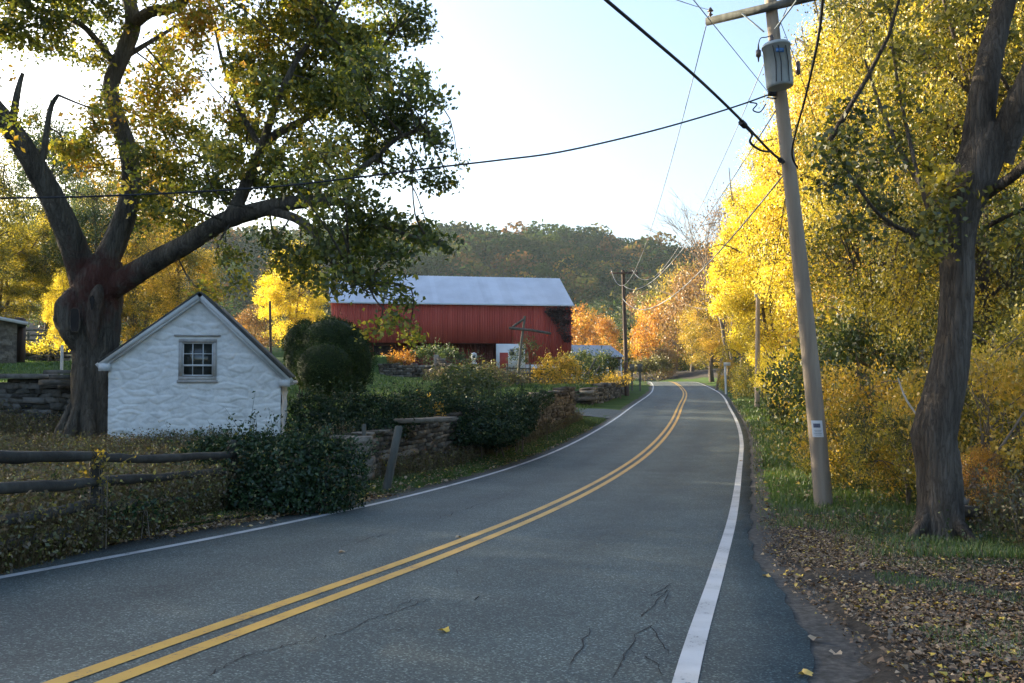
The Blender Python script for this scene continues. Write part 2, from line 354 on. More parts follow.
# ------------------------------------------------------------------ asphalt and paint
def asphalt_mat(name='asphalt', tint=1.0):
    m, nt, out = new_mat(name); L = nt.links.new
    g = N(nt, 'ShaderNodeNewGeometry')
    def noise(sc_, d=6, r=.6):
        n = N(nt, 'ShaderNodeTexNoise', i_Scale=sc_, i_Detail=d, i_Roughness=r); L(g.outputs['Position'], n.inputs['Vector']); return n.outputs['Fac']
    big = ramp(nt, [(.3, (.05 * tint, .063 * tint, .06 * tint)), (.7, (.078 * tint, .098 * tint, .093 * tint))]); L(noise(.8, 8, .65), big.inputs[0])
    vo = N(nt, 'ShaderNodeTexVoronoi', i_Scale=85.0); L(g.outputs['Position'], vo.inputs['Vector'])
    wn = N(nt, 'ShaderNodeSeparateColor'); L(vo.outputs['Color'], wn.inputs[0])
    sp = ramp(nt, [(0, (.5, .5, .5)), (.6, (.9, .9, .9)), (.84, (1.3, 1.3, 1.3)), (.93, (2.6, 2.5, 2.4)), (1, (3.6, 3.5, 3.3))]); L(wn.outputs[0], sp.inputs[0])
    mu = N(nt, 'ShaderNodeMix', data_type='RGBA', blend_type='MULTIPLY'); mu.inputs[0].default_value = .85; L(big.outputs[0], mu.inputs[6]); L(sp.outputs[0], mu.inputs[7])
    of = N(nt, 'ShaderNodeAttribute', attribute_name='off'); ab = N(nt, 'ShaderNodeMath', operation='ABSOLUTE'); L(of.outputs['Fac'], ab.inputs[0])
    nz_ = N(nt, 'ShaderNodeMath', operation='MULTIPLY_ADD'); L(noise(.5, 5, .6), nz_.inputs[0]); nz_.inputs[1].default_value = 1.3; L(ab.outputs[0], nz_.inputs[2])
    dv = N(nt, 'ShaderNodeMath', operation='DIVIDE'); L(nz_.outputs[0], dv.inputs[0]); dv.inputs[1].default_value = 5.0
    tr_ = ramp(nt, [(.12, (.92, .92, .92)), (.26, (1.22, 1.2, 1.18)), (.42, (.86, .86, .87)), (.58, (1.2, 1.19, 1.17)), (.74, (.95, .95, .95)), (.9, (.8, .8, .8))]); L(dv.outputs[0], tr_.inputs[0])
    m3 = N(nt, 'ShaderNodeMix', data_type='RGBA', blend_type='MULTIPLY'); m3.inputs[0].default_value = .8; L(mu.outputs[2], m3.inputs[6]); L(tr_.outputs[0], m3.inputs[7])
    pt_ = ramp(nt, [(.56, (1, 1, 1)), (.6, (.78, .78, .79))]); L(noise(.22, 3, .45), pt_.inputs[0]); m4 = N(nt, 'ShaderNodeMix', data_type='RGBA', blend_type='MULTIPLY'); m4.inputs[0].default_value = .6; L(m3.outputs[2], m4.inputs[6]); L(pt_.outputs[0], m4.inputs[7])
    b = N(nt, 'ShaderNodeBsdfPrincipled', i_Roughness=.75); b.inputs['Specular IOR Level'].default_value = .35; L(m4.outputs[2], b.inputs['Base Color'])
    bp = N(nt, 'ShaderNodeBump', i_Strength=.5, i_Distance=.006); L(vo.outputs['Distance'], bp.inputs['Height']); L(bp.outputs[0], b.inputs['Normal'])
    L(b.outputs[0], out.inputs[0]); return m
M['asphalt'] = asphalt_mat(); M['old_asphalt'] = asphalt_mat('old_asphalt', .82)
def paint_mat(name, c1, c2, wear):
    m, nt, out = new_mat(name); L = nt.links.new
    g = N(nt, 'ShaderNodeNewGeometry')
    n = N(nt, 'ShaderNodeTexNoise', i_Scale=26, i_Detail=8, i_Roughness=.75); L(g.outputs['Position'], n.inputs['Vector'])
    n2 = N(nt, 'ShaderNodeTexNoise', i_Scale=2.2, i_Detail=4); L(g.outputs['Position'], n2.inputs['Vector'])
    ad = N(nt, 'ShaderNodeMath', operation='MULTIPLY_ADD'); L(n2.outputs['Fac'], ad.inputs[0]); ad.inputs[1].default_value = .35; L(n.outputs['Fac'], ad.inputs[2])
    r = ramp(nt, [(wear, (1, 1, 1)), (wear + .05, (0, 0, 0))]); L(ad.outputs[0], r.inputs[0])
    cr = ramp(nt, [(.35, c1), (.65, c2)]); L(n2.outputs['Fac'], cr.inputs[0])
    col = mixc(nt, r.outputs[0], cr.outputs[0], (.08, .08, .08))
    b = N(nt, 'ShaderNodeBsdfPrincipled', i_Roughness=.6); L(col, b.inputs['Base Color'])
    L(b.outputs[0], out.inputs[0]); return m
M['white_paint'] = paint_mat('white_paint', (.4, .4, .39), (.52, .52, .51), .53)
M['yellow_paint'] = paint_mat('yellow_paint', (.5, .27, .035), (.6, .34, .045), .53)
def strip(name, mat_, s0, s1, o0, o1, dz, label, step=.5, skirt=0.0, jag=0.0):
    s = np.arange(s0, s1 + 1e-6, step); n = len(s)
    f0 = o0(s) if callable(o0) else np.full(n, o0); f1 = o1(s) if callable(o1) else np.full(n, o1)
    if jag:
        f0 = f0 + rng.normal(0, jag, n); f1 = f1 + rng.normal(0, jag, n)
    k = 16 if skirt else 1
    rows = [np.stack(road(s, f0 + (f1 - f0) * t / k), 1) + [0, 0, dz] for t in range(k + 1)]
    if skirt:
        rows = [rows[0] - [0, 0, skirt]] + rows + [rows[-1] - [0, 0, skirt]]
    V = np.stack(rows, 1).reshape(-1, 3); w = len(rows)
    i = np.arange(n - 1)[:, None] * w + np.arange(w - 1)[None, :]
    Q = np.stack([i, i + 1, i + w + 1, i + w], -1).reshape(-1, 4)
    a = Acc().add(V, Q); o = a.build(name, mat_)
    if skirt:
        at_ = o.data.attributes.new('off', 'FLOAT', 'POINT'); at_.data.foreach_set('value', np.concatenate([[f0[q_]] + [f0[q_] + (f1[q_] - f0[q_]) * t / k for t in range(k + 1)] + [f1[q_]] for q_ in range(n)]).astype(np.float32))
    return tag(o, label, kind='structure')
strip('road', M['asphalt'], -34, 172, ledge, redge, 0.0, 'cracked grey asphalt country road curving to the crest', .2, .12, .006)
M['gravel'] = surf('gravel', [(.3, (.04, .036, .03)), (.5, (.075, .068, .058)), (.65, (.12, .108, .093)), (.8, (.22, .2, .18))], 16, rough=.95, bump=.7, bscale=60, dist=.02)
strip('gravel_shoulder', M['gravel'], -34, 120, lambda s: redge(s) - .03, lambda s: redge(s) + .62 + .08 * np.sin(s * 3.1), -.014, 'gritty dirt strip along the right pavement edge', .25, 0, .015)
strip('gravel_shoulder', M['gravel'], -34, 120, lambda s: ledge(s) - .5 - .07 * np.sin(s * 2.7), lambda s: ledge(s) + .03, -.014, 'gritty dirt strip along the left pavement edge', .25, 0, .015)
W = .065
strip('edge_line', M['white_paint'], -34, 168, -3.15, -3.03, .005, 'white edge line along the far side of the road', .4)
strip('edge_line', M['white_paint'], -34, 168, 3.05, 3.19, .005, 'white edge line along the near right shoulder', .4)
strip('centre_line', M['yellow_paint'], -34, 168, -.19, -.065, .005, 'left stripe of the double yellow centre line', .4)
strip('centre_line', M['yellow_paint'], -34, 168, .065, .19, .005, 'right stripe of the double yellow centre line', .4)
M['crack'] = surf('crack', [(.3, (.012, .012, .012)), (.7, (.03, .03, .03))], 20, bump=0)
def crack(pix, w=.012):
    """a crack across the road through photo points"""
    pts = []
    for a, b in zip(pix[:-1], pix[1:]):
        n = max(3, int(np.hypot(b[0] - a[0], b[1] - a[1]) / 4))
        for t in np.arange(n) / n: pts.append((a[0] + (b[0] - a[0]) * t + rng.normal(0, 1.3), a[1] + (b[1] - a[1]) * t + rng.normal(0, .8)))
    out = []
    for px, py in pts:
        Y = 6.0
        for _ in range(30):
            q = P(px, py, Y); _s, _o, zz = road_near([q[0]], [q[1]])
            Y = float(np.clip(Y * (ZC - zz[0]) / max(ZC - q[2], .01), 2.5, 80))
        q = P(px, py, Y); out.append((q[0], q[1], float(zz[0]) + .004))
    out = np.array(out); ww = w * rng.uniform(.25, 1.3, len(out)); ww[0] = ww[-1] = .001
    T = np.gradient(out, axis=0); T /= np.linalg.norm(T, axis=1)[:, None] + 1e-9
    side = np.stack([T[:, 1], -T[:, 0], 0 * T[:, 0]], 1)
    V = np.stack([out - side * ww[:, None], out + side * ww[:, None]], 1).reshape(-1, 3)
    i = np.arange(len(out) - 1)[:, None] * 2
    return V, np.hstack([i, i + 1, i + 3, i + 2])
ac = Acc()
for c_ in ([(205, 678), (240, 658), (290, 645), (345, 633), (372, 618), (400, 612), (432, 597)], [(395, 615), (402, 604), (430, 598)], [(455, 570), (462, 580)], [(672, 583), (650, 598), (668, 590), (640, 618), (650, 605)],
           [(668, 618), (640, 632), (625, 655), (612, 683)], [(664, 605), (672, 585)], [(650, 625), (662, 645), (672, 660)], [(340, 548), (370, 538), (392, 533)], [(390, 632), (412, 627)], [(590, 628), (580, 650), (566, 668)],
           [(470, 600), (500, 592)], [(565, 520), (580, 516), (600, 515)], [(630, 650), (655, 662), (665, 680)], [(430, 520), (480, 505), (520, 490)]):
    V, Q = crack(c_, .0048); ac.add(V, Q)
tag(ac.build('road_cracks', M['crack']), 'dark hairline cracks in the asphalt', kind='structure')
# side drive mouth
ac = Acc(); q0 = np.array(road(np.linspace(42.0, 49.5, 9), -3.28)).T
rows = []
for t in np.linspace(0, 1, 9):
    pts = q0.copy(); pts[:, 0] -= 9 * t; pts[:, 1] += 2.5 * t + (pts[:, 1] - pts[:, 1].mean()) * (-.45 * t)
    pts[:, 2] = H(pts[:, 0], pts[:, 1]) + .05; 
    if t == 0: pts[:, 2] = q0[:, 2] - .004
    rows.append(pts)
V = np.stack(rows, 0).reshape(-1, 3); i = np.arange(8)[:, None] * 9 + np.arange(8)[None, :]
ac.add(V, np.stack([i, i + 1, i + 10, i + 9], -1).reshape(-1, 4))
tag(ac.build('side_drive', M['old_asphalt']), 'short paved drive mouth leaving the road on the left', kind='structure')

exec_parts = []
# ------------------------------------------------------------------ stone work
M['stone'] = surf('stone', [(.2, (.06, .05, .038)), (.5, (.13, .11, .085)), (.8, (.26, .225, .18))], 6, rough=.95, bump=.9, attr=.7, dist=.04, coord='Object')
M['dark_stone'] = surf('dark_stone', [(.2, (.04, .038, .032)), (.5, (.1, .095, .08)), (.8, (.2, .19, .17))], 6, rough=.95, bump=.7, attr=.7, dist=.03)
def drystone(path, top, base, thick=.45, course=.13, length=.3, g=rng, cap=True):
    """dry laid wall: irregular stones in courses along a ground path; top/base are heights along it"""
    path = np.asarray(path, float); d = np.concatenate([[0], np.cumsum(np.linalg.norm(np.diff(path, axis=0), axis=1))]); Ltot = d[-1]
    top = np.interp(np.linspace(0, 1, 50), np.linspace(0, 1, len(top)), top); base = np.interp(np.linspace(0, 1, 50), np.linspace(0, 1, len(base)), base)
    ac = Acc()
    T = lambda u: np.interp(u / Ltot, np.linspace(0, 1, 50), top); B = lambda u: np.interp(u / Ltot, np.linspace(0, 1, 50), base)
    zmin = base.min() - .15; z = zmin
    tops = {}
    while z < top.max() + course:
        hc = course * g.uniform(.65, 1.45); u = -g.uniform(0, length)
        while u < Ltot:
            ln = length * g.uniform(.45, 1.9); uc = u + ln / 2
            if 0 <= uc <= Ltot:
                jag = g.normal(0, .04)
                if z + hc * .5 < T(uc) + jag and z + hc > B(uc) - .2:
                    p = np.array([np.interp(uc, d, path[:, 0]), np.interp(uc, d, path[:, 1])]); q = np.array([np.interp(min(uc + .1, Ltot), d, path[:, 0]), np.interp(min(uc + .1, Ltot), d, path[:, 1])])
                    q0 = np.array([np.interp(max(uc - .1, 0), d, path[:, 0]), np.interp(max(uc - .1, 0), d, path[:, 1])])
                    t = (q - q0) / np.linalg.norm(q - q0); R3 = np.array([[t[0], -t[1], 0], [t[1], t[0], 0], [0, 0, 1.0]])
                    a = g.normal(0, .05); R3 = R3 @ np.array([[math.cos(a), 0, math.sin(a)], [0, 1, 0], [-math.sin(a), 0, math.cos(a)]]) @ np.array([[math.cos(a * 2), -math.sin(a * 2), 0], [math.sin(a * 2), math.cos(a * 2), 0], [0, 0, 1]])
                    topmost = cap and z + hc * 1.5 > T(uc)
                    ac.box((p[0], p[1], z + hc / 2), (ln * (1.03 if not topmost else 1.15), thick * g.uniform(.82, 1.2) * (1.1 if topmost else 1), hc * .96), R3, float(np.clip(g.normal(.5, .3), 0, 1)), .13, g)
            u += ln
        z += hc
    return ac
def wall(name, path, top, base, label, mat_='stone', group=None, **kw):
    o = drystone(path, top, base, **kw).build(name, M[mat_]); return tag(o, label, 'stone wall', group)
def onroad(s, o):
    x, y, z = road(np.asarray(s, float), np.asarray(o, float)); return np.stack([x, y], 1), z
# retaining wall beside the road: broken near end, then long section under the hedge
pth, zz = onroad([12.3, 14, 17, 20.5], [-5.2, -5.2, -5.15, -5.1]); 
wall('stone_wall', pth, [P(378, 437, 19)[2], P(400, 434, 20)[2], P(430, 424, 22)[2], P(452, 418, 24)[2]], zz, 'low broken end of the dry stone wall beside the leaning grey post', course=.1, length=.3)
pth, zz = onroad([20.7, 24, 28, 33, 38.6], [-5.1, -5.05, -5.0, -4.95, -4.95])
wall('stone_wall', pth, [ZC - 1.25, ZC - 1.1, ZC - 1.0, ZC - .82, ZC - .72], zz, 'brown dry stone retaining wall below the lawn, partly under the dark hedge', course=.14, length=.34)
# flat capping slab on the near wall
q = P(425, 420, 22.5); Acc_ = Acc().box(q, (1.5, .6, .09), basis([1, .25, 0.02])[:, [1, 0, 2]] * [1, -1, 1], .8, .06); tag(Acc_.build('stone_slab', M['stone']), 'long flat slab lying on top of the low stone wall end', 'stone slab')
q = P(358, 440, 17.8); a_ = Acc()
for k in range(3): a_.box(q + [rng.uniform(-.05, .05), 0, -.14 * k], (.5, .45, .13), None, .7, .08)
for k in range(3): a_.box(q + [rng.uniform(-.05, .05), 0, -.14 * k - .42], (.55, .5, .13), None, .6, .08)
tag(a_.build('stone_pier', M['stone']), 'short stone pier between the ivy and the leaning post', 'stone pier')
# wall beyond the drive
pth, zz = onroad([52, 58, 64, 72, 79], [-5.9, -5.6, -5.5, -5.5, -5.5])
wall('stone_wall', pth, [P(608, 388, 63)[2], P(618, 383, 68)[2], ZC - .75, ZC - .6, ZC - .55], zz, 'rough stone wall with a lit crumbling top beside the far road', course=.17, length=.4, thick=.7)
e = pth[0]
wall('stone_wall', [(e[0] - 5.2, e[1] + 1.2), (e[0] - .3, e[1] + .1)], [ZC - 1.3, ZC - 1.2], [ZC - 2.1, ZC - 2.2], 'short stone wall running left from the far roadside wall', course=.16, length=.38)
# low wall and pillar before the barn
wall('stone_wall', [P(366, 376, 74)[:2], P(400, 376, 74)[:2], P(436, 376, 73)[:2]], [P(400, 363, 74)[2], P(400, 365, 74)[2], P(400, 366, 73)[2]], [P(400, 377, 74)[2]] * 3, 'low grey stone wall across the lawn before the barn', course=.16, length=.4)
wall('stone_wall', [P(437, 376, 71)[:2], P(455, 376, 68)[:2]], [P(437, 356, 71)[2], P(455, 368, 68)[2]], [P(437, 379, 71)[2]] * 2, 'sunlit stone wall end with an upright standing stone', course=.16, length=.35)
q = P(437, 368, 71); a_ = Acc().box(q + [-.05, -.1, 0], (.35, .55, 1.9), None, .9, .06); tag(a_.build('standing_stone', M['stone']), 'tall upright stone at the end of the lawn wall', 'standing stone')
# left terrace wall
wall('stone_wall', [(-22, 23.6), (-16, 23.9), (-12.6, 23.9), (-10.6, 23.7)], [ZC - .05, ZC - .12, ZC - .18, ZC - .25], [ZC - 1.5] * 4, 'mossy grey terrace wall left of the oak trunk', 'dark_stone', course=.12, length=.32)
a_ = Acc(); q = P(12, 376, 23.8); a_.box(q, (2.0, .9, .12), None, .8, .05); tag(a_.build('stone_slab', M['dark_stone']), 'pale flat slab on the terrace wall at the picture edge', 'stone slab')
for (px, py) in ((63, 372),):
    a_ = Acc(); q = P(px, py, 23); a_.box(q, (.75, .5, .1), None, .8, .05); a_.box(q + [.05, 0, -.13], (.6, .5, .13), None, .4, .06); a_.box(q + [-.08, 0, -.26], (.8, .55, .12), None, .5, .06)
    tag(a_.build('stone_step', M['dark_stone']), 'stacked flat stones against the left of the oak', 'stone steps')
wall('stone_wall', [P(10, 350, 44)[:2], P(40, 350, 44)[:2], P(72, 350, 44)[:2]], [P(25, 346, 44)[2]] * 3, [P(25, 362, 44)[2]] * 3, 'dark field wall behind the lawn between farm shed and oak', 'dark_stone', course=.2, length=.45)

# ------------------------------------------------------------------ whitewashed springhouse
def rubble_face(acc, w, zb, ztop_fn, origin, ux, nrm, res=.022, depth=.028, seed=3, hole=None, course=.135, length=.5):
    """vertical wall face with real relief of uneven coursed stones"""
    g = np.random.default_rng(seed)
    nu = int(w / res) + 1; us = np.linspace(0, w, nu); zm = max(ztop_fn(u) for u in us)
    nz = int((zm - zb) / res) + 1; zs = np.linspace(zb, zm, nz)
    D = np.zeros((nz, nu)); TV = np.full((nz, nu), .5); z = zb
    cw, ch = length, course; pu, pz, ph_ = [], [], []
    for r_ in range(-1, int((zm - zb) / ch) + 2):
        for c_ in range(-1, int(w / cw) + 2):
            pu.append((c_ + .5 * (r_ % 2) + g.uniform(-.42, .42)) * cw); pz.append(zb + (r_ + .5 + g.uniform(-.36, .36)) * ch); ph_.append(g.uniform(-.3, 1))
    pu, pz, ph_ = map(np.array, (pu, pz, ph_)); asp = cw / ch
    edges = [zb]
    while z < zm: z += course * g.uniform(.55, 1.5); edges.append(z)
    rows = []
    for k in range(len(edges) - 1):
        u = -g.uniform(0, length); b = []
        while u < w + .1: b.append(u); u += length * g.uniform(.4, 1.9)
        b.append(u); rows.append((np.array(b), g.uniform(-.3, 1, len(b))))
    UU, ZZ_ = np.meshgrid(us, zs)
    wv = lambda a, b, f, p: np.sin(a * f + np.sin(b * f * .7 + p) * 1.5 + p)
    zw = ZZ_ + .03 * wv(UU, ZZ_, 2.7, 1) + .024 * wv(UU, ZZ_, 6.1, 2.2) + .014 * wv(UU, ZZ_, 13, .4)
    uw = UU + .05 * wv(ZZ_, UU, 5.0, .9) + .02 * wv(ZZ_, UU, 14, 2.9)
    ri = np.clip(np.searchsorted(edges, zw) - 1, 0, len(rows) - 1)
    dm = np.abs(uw.ravel()[:, None] - pu) / asp * (.8 + .4 * g.uniform(0, 1, len(pu))) ; dm = np.sqrt(dm ** 2 + (zw.ravel()[:, None] - pz) ** 2); od_ = np.argpartition(dm, 1, axis=1)[:, :2]
    d2_ = np.take_along_axis(dm, od_, 1); sw = d2_[:, 0] > d2_[:, 1]; i1 = np.where(sw, od_[:, 1], od_[:, 0]); gap = np.abs(d2_[:, 0] - d2_[:, 1]).reshape(D.shape)
    e_ = np.clip(gap / .035, 0, 1) ** .6; hh_ = ph_[i1].reshape(D.shape); D = depth * e_ * (.5 + .6 * hh_) + depth * .35 * hh_ * ((zw.ravel() - pz[i1]).reshape(D.shape) / ch) + depth * .16 * wv(UU, ZZ_, 21, 3) * wv(ZZ_, UU, 26, 1); TV = .5 + .35 * hh_
    for k, (b, hgt) in enumerate([]):
        msk = ri == k
        if not msk.any(): continue
        uu = uw[msk]; j = np.clip(np.searchsorted(b, uu) - 1, 0, len(b) - 2)
        du = np.minimum(uu - b[j], b[j + 1] - uu); dz_ = np.minimum(zw[msk] - edges[k], edges[k + 1] - zw[msk])
        e_ = np.clip(np.minimum(du, dz_ * 1.1) / .03, 0, 1); D[msk] = depth * (e_ ** .5) * (.6 + .6 * hgt[j]) + depth * .3 * np.sin((zw[msk] - edges[k]) * (10 + 9 * hgt[j]) + hgt[j] * 9 + uw[msk] * 3); TV[msk] = .5 + .3 * hgt[j]
    D += g.normal(0, .0016, D.shape)
    V = np.array(origin)[None, None, :] + UU[..., None] * np.array([ux[0], ux[1], 0]) + D[..., None] * np.array([nrm[0], nrm[1], 0]); V[..., 2] = ZZ_
    # clip to the gable line by sliding the row tops down
    tf = np.array([ztop_fn(u) for u in us])[None, :]; V[..., 2] = np.minimum(V[..., 2], tf)
    i = np.arange(nz - 1)[:, None] * nu + np.arange(nu - 1)[None, :]
    Q = np.stack([i, i + 1, i + nu + 1, i + nu], -1).reshape(-1, 4); keep = (ZZ_[:-1, :-1] < tf[:, :-1]).ravel()
    if hole:
        cu = (UU[:-1, :-1] + UU[1:, 1:]).ravel() / 2; cz = (ZZ_[:-1, :-1] + ZZ_[1:, 1:]).ravel() / 2
        keep &= ~((cu > hole[0]) & (cu < hole[1]) & (cz > hole[2]) & (cz < hole[3]))
    acc.add(V.reshape(-1, 3), Q[keep], TV[:-1, :-1].ravel()[keep])
def lime_extra(nt, tc, col):
    L = nt.links.new; g = N(nt, 'ShaderNodeNewGeometry'); n = N(nt, 'ShaderNodeTexNoise', i_Scale=1.6, i_Detail=9, i_Roughness=.7); L(g.outputs['Position'], n.inputs['Vector'])
    r = ramp(nt, [(.58, (0, 0, 0)), (.72, (.55, .55, .55))]); L(n.outputs['Fac'], r.inputs[0]); 
    sx = N(nt, 'ShaderNodeSeparateXYZ'); L(g.outputs['Position'], sx.inputs[0]); n5 = N(nt, 'ShaderNodeTexNoise', i_Scale=3.0, i_Detail=6, i_Roughness=.7); L(g.outputs['Position'], n5.inputs['Vector'])
    h5 = N(nt, 'ShaderNodeMath', operation='MULTIPLY_ADD'); L(n5.outputs['Fac'], h5.inputs[0]); h5.inputs[1].default_value = -.9; L(sx.outputs['Z'], h5.inputs[2]); r5 = ramp(nt, [(.0, (.5, .5, .5)), (1, (0, 0, 0))]); mr5 = N(nt, 'ShaderNodeMapRange'); L(h5.outputs[0], mr5.inputs[0]); mr5.inputs[1].default_value = .35; mr5.inputs[2].default_value = 1.15; L(mr5.outputs[0], r5.inputs[0])
    return mixc(nt, r5.outputs[0], mixc(nt, r.outputs[0], col, (.36, .35, .31)), (.3, .31, .25))
M['whitewash'] = surf('whitewash', [(.3, (.56, .56, .54)), (.55, (.7, .7, .68)), (.8, (.77, .77, .75))], 5, attr=.35, rough=.9, bump=.6, bscale=22, dist=.012, extra=lime_extra)
M['white_trim'] = surf('white_trim', [(.3, (.5, .51, .5)), (.7, (.62, .63, .62))], 6, (1, 1, 1), .6, .15)
M['grey_trim'] = surf('grey_trim', [(.3, (.3, .29, .27)), (.7, (.5, .48, .45))], 7, rough=.8, bump=.4)
M['shingle'] = surf('shingle', [(.3, (.04, .045, .045)), (.7, (.1, .105, .1))], 8, rough=.9, bump=.5, attr=.5)
def glass_mat():
    m, nt, out = new_mat('window_glass'); b = N(nt, 'ShaderNodeBsdfPrincipled', i_Roughness=.06); b.inputs['Base Color'].default_value = (.03, .035, .03, 1); b.inputs['Specular IOR Level'].default_value = .8
    n = N(nt, 'ShaderNodeTexNoise', i_Scale=3.0); bp = N(nt, 'ShaderNodeBump', i_Strength=.12, i_Distance=.05); nt.links.new(n.outputs['Fac'], bp.inputs['Height']); nt.links.new(bp.outputs[0], b.inputs['Normal'])
    nt.links.new(b.outputs[0], out.inputs[0]); return m
M['glass'] = glass_mat()
rd = np.array([-.213, .977]); gd = np.array([.977, .213]); cR = np.array([-5.13, 20.0]); Wd = 3.57; cL = cR - gd * Wd
def Q3(u, d, z): p = cL + gd * u + rd * d; return np.array([p[0], p[1], z])
zL_ = ZC + .12; zR_ = ZC - .17; ua = Wd - 1.717; zA = ZC + 1.58; zB = ZC - 2.0
gab = lambda u: zL_ + .07 + (zA - zL_) * u / ua if u < ua else zA + .07 + (zR_ - zA) * (u - ua) / (Wd - ua)
sh = empty('springhouse', Q3(Wd / 2, 2, zB), 'small whitewashed stone springhouse with gable and one window', 'springhouse')
ac = Acc(); wu0, wu1, wz0, wz1 = 1.49, 2.13, P(197, 376.5, 19.6)[2], P(197, 342.5, 19.6)[2]
hole = (wu0 - .06, wu1 + .06, wz0 - .06, wz1 + .06)
rubble_face(ac, Wd, zB, gab, Q3(0, 0, 0) * [1, 1, 0], gd, -rd, hole=hole)
dp = 4.0
rubble_face(ac, dp, zB, lambda u: zR_ + .02, Q3(Wd, 0, 0) * [1, 1, 0], rd, gd, seed=5, res=.06)
ac.add([Q3(0, 0, zB), Q3(0, dp, zB), Q3(0, dp, zL_), Q3(0, 0, zL_)], [(0, 1, 2, 3)]); ac.add([Q3(0, dp, zB), Q3(Wd, dp, zB), Q3(Wd, dp, zR_), Q3(ua, dp, zA), Q3(0, dp, zL_)], [(0, 1, 2, 4), (2, 3, 4, -1)])
# window reveal
for (a, b) in (((hole[0], hole[2]), (hole[1], hole[2])), ((hole[1], hole[2]), (hole[1], hole[3])), ((hole[1], hole[3]), (hole[0], hole[3])), ((hole[0], hole[3]), (hole[0], hole[2]))):
    ac.add([Q3(a[0], -.02, a[1]), Q3(b[0], -.02, b[1]), Q3(b[0], .2, b[1]), Q3(a[0], .2, a[1])], [(0, 1, 2, 3)])
ac.build('wall', M['whitewash'], sh, smooth=True)
def obox(u0, u1, d0, d1, z0, z1, acc, a=.5):
    V = [Q3(u, d, z) for z in (z0, z1) for (u, d) in ((u0, d0), (u1, d0), (u1, d1), (u0, d1))]
    acc.add(V, [(0, 3, 2, 1), (4, 5, 6, 7), (0, 1, 5, 4), (1, 2, 6, 5), (2, 3, 7, 6), (3, 0, 4, 7)], a)
win = Acc(); f = .075
obox(wu0 - f, wu1 + f, -.035, .05, wz0 - f, wz0, win); obox(wu0 - f, wu1 + f, -.035, .05, wz1, wz1 + f, win)
obox(wu0 - f, wu0, -.034, .05, wz0 + .001, wz1 - .001, win); obox(wu1, wu1 + f, -.034, .05, wz0 + .001, wz1 - .001, win)
wn_ = win.build('window', M['grey_trim'], sh)
s_a = Acc(); t_ = .028; mid = wz0 + (wz1 - wz0) * .335
for z in (wz0 + t_ / 2 + .01, mid, wz1 - t_ / 2): obox(wu0, wu1, .0, .03, z - t_ / 2 - (.012 if z == mid else 0), z + t_ / 2, s_a)
obox(wu0, wu0 + t_, .001, .029, wz0 + .01, wz1, s_a); obox(wu1 - t_, wu1, .001, .029, wz0 + .01, wz1, s_a)
for k in (1, 2): u = wu0 + (wu1 - wu0) * k / 3; obox(u - .009, u + .009, .004, .024, wz0 + .02, wz1 - .01, s_a)
z = mid + (wz1 - mid) / 2; obox(wu0 + .02, wu1 - .02, .006, .022, z - .009, z + .009, s_a)
s_a.build('sash', M['white_trim'], wn_)
p_a = Acc(); obox(wu0, wu1, .032, .04, wz0, wz1, p_a); p_a.build('pane', M['glass'], wn_)
l_a = Acc(); obox(wu0 - .17, wu1 + .15, -.06, .03, wz1 + f + .06, wz1 + f + .095, l_a); l_a.build('lintel', M['grey_trim'], wn_); l_a = Acc(); obox(wu0 - .1, wu1 + .1, -.07, .03, wz0 - f - .06, wz0 - f - .004, l_a); l_a.build('sill', M['grey_trim'], wn_)
# roof planes, barge boards, soffit returns
ov = .17; oh = .25
def slope(acc, uA, zA_, uB, zB_, d0, d1, t):
    n = np.array([-(zB_ - zA_), (uB - uA)]); n = n / np.linalg.norm(n) * np.sign(uB - uA)
    if n[1] < 0: n = -n
    pts = [(uA, zA_), (uB, zB_), (uB + n[0] * t, zB_ + n[1] * t), (uA + n[0] * t, zA_ + n[1] * t)]
    V = [Q3(u, d, z) for d in (d0, d1) for (u, z) in pts]
    acc.add(V, [(0, 1, 2, 3), (7, 6, 5, 4), (0, 4, 5, 1), (1, 5, 6, 2), (2, 6, 7, 3), (3, 7, 4, 0)])
uLe, zLe = -.17, zL_ + .0 - .06; uRe, zRe = Wd + .2, zR_ - .1
zt = zA + .14
ro = Acc(); slope(ro, ua, zt, uLe, zLe + .13, -ov, dp + .2, .035); slope(ro, ua, zt, uRe, zRe + .13, -ov, dp + .2, .035); ro.build('roof', M['shingle'], sh)
bb = Acc(); slope(bb, ua, zt - .115, uLe, zLe + .015, -ov + .008, -ov + .035, .112); slope(bb, ua, zt - .115, uRe, zRe + .015, -ov + .01, -ov + .037, .112)
slope(bb, ua, zt - .17, uLe + .06, zLe + .0, -ov + .036, -.03, .05); slope(bb, ua, zt - .17, uRe - .06, zRe + .0, -ov + .038, -.03, .05)
obox(uLe, .06, -ov - .004, -.02, zLe - .04, zLe + .12, bb); obox(uRe - .24, uRe, -ov - .006, -.02, zRe - .05, zRe + .1, bb)
bb.build('barge_board', M['white_trim'], sh)
gt = Acc(); gt.tube([Q3(uRe + .03, -.1, zRe + .03), Q3(uRe + .05, dp, zRe + .0)], .05, 8); obox(uRe - .2, uRe - .01, -.02, dp, zRe - .02, zRe + .02, gt); gt.build('gutter', M['grey_trim'], sh)

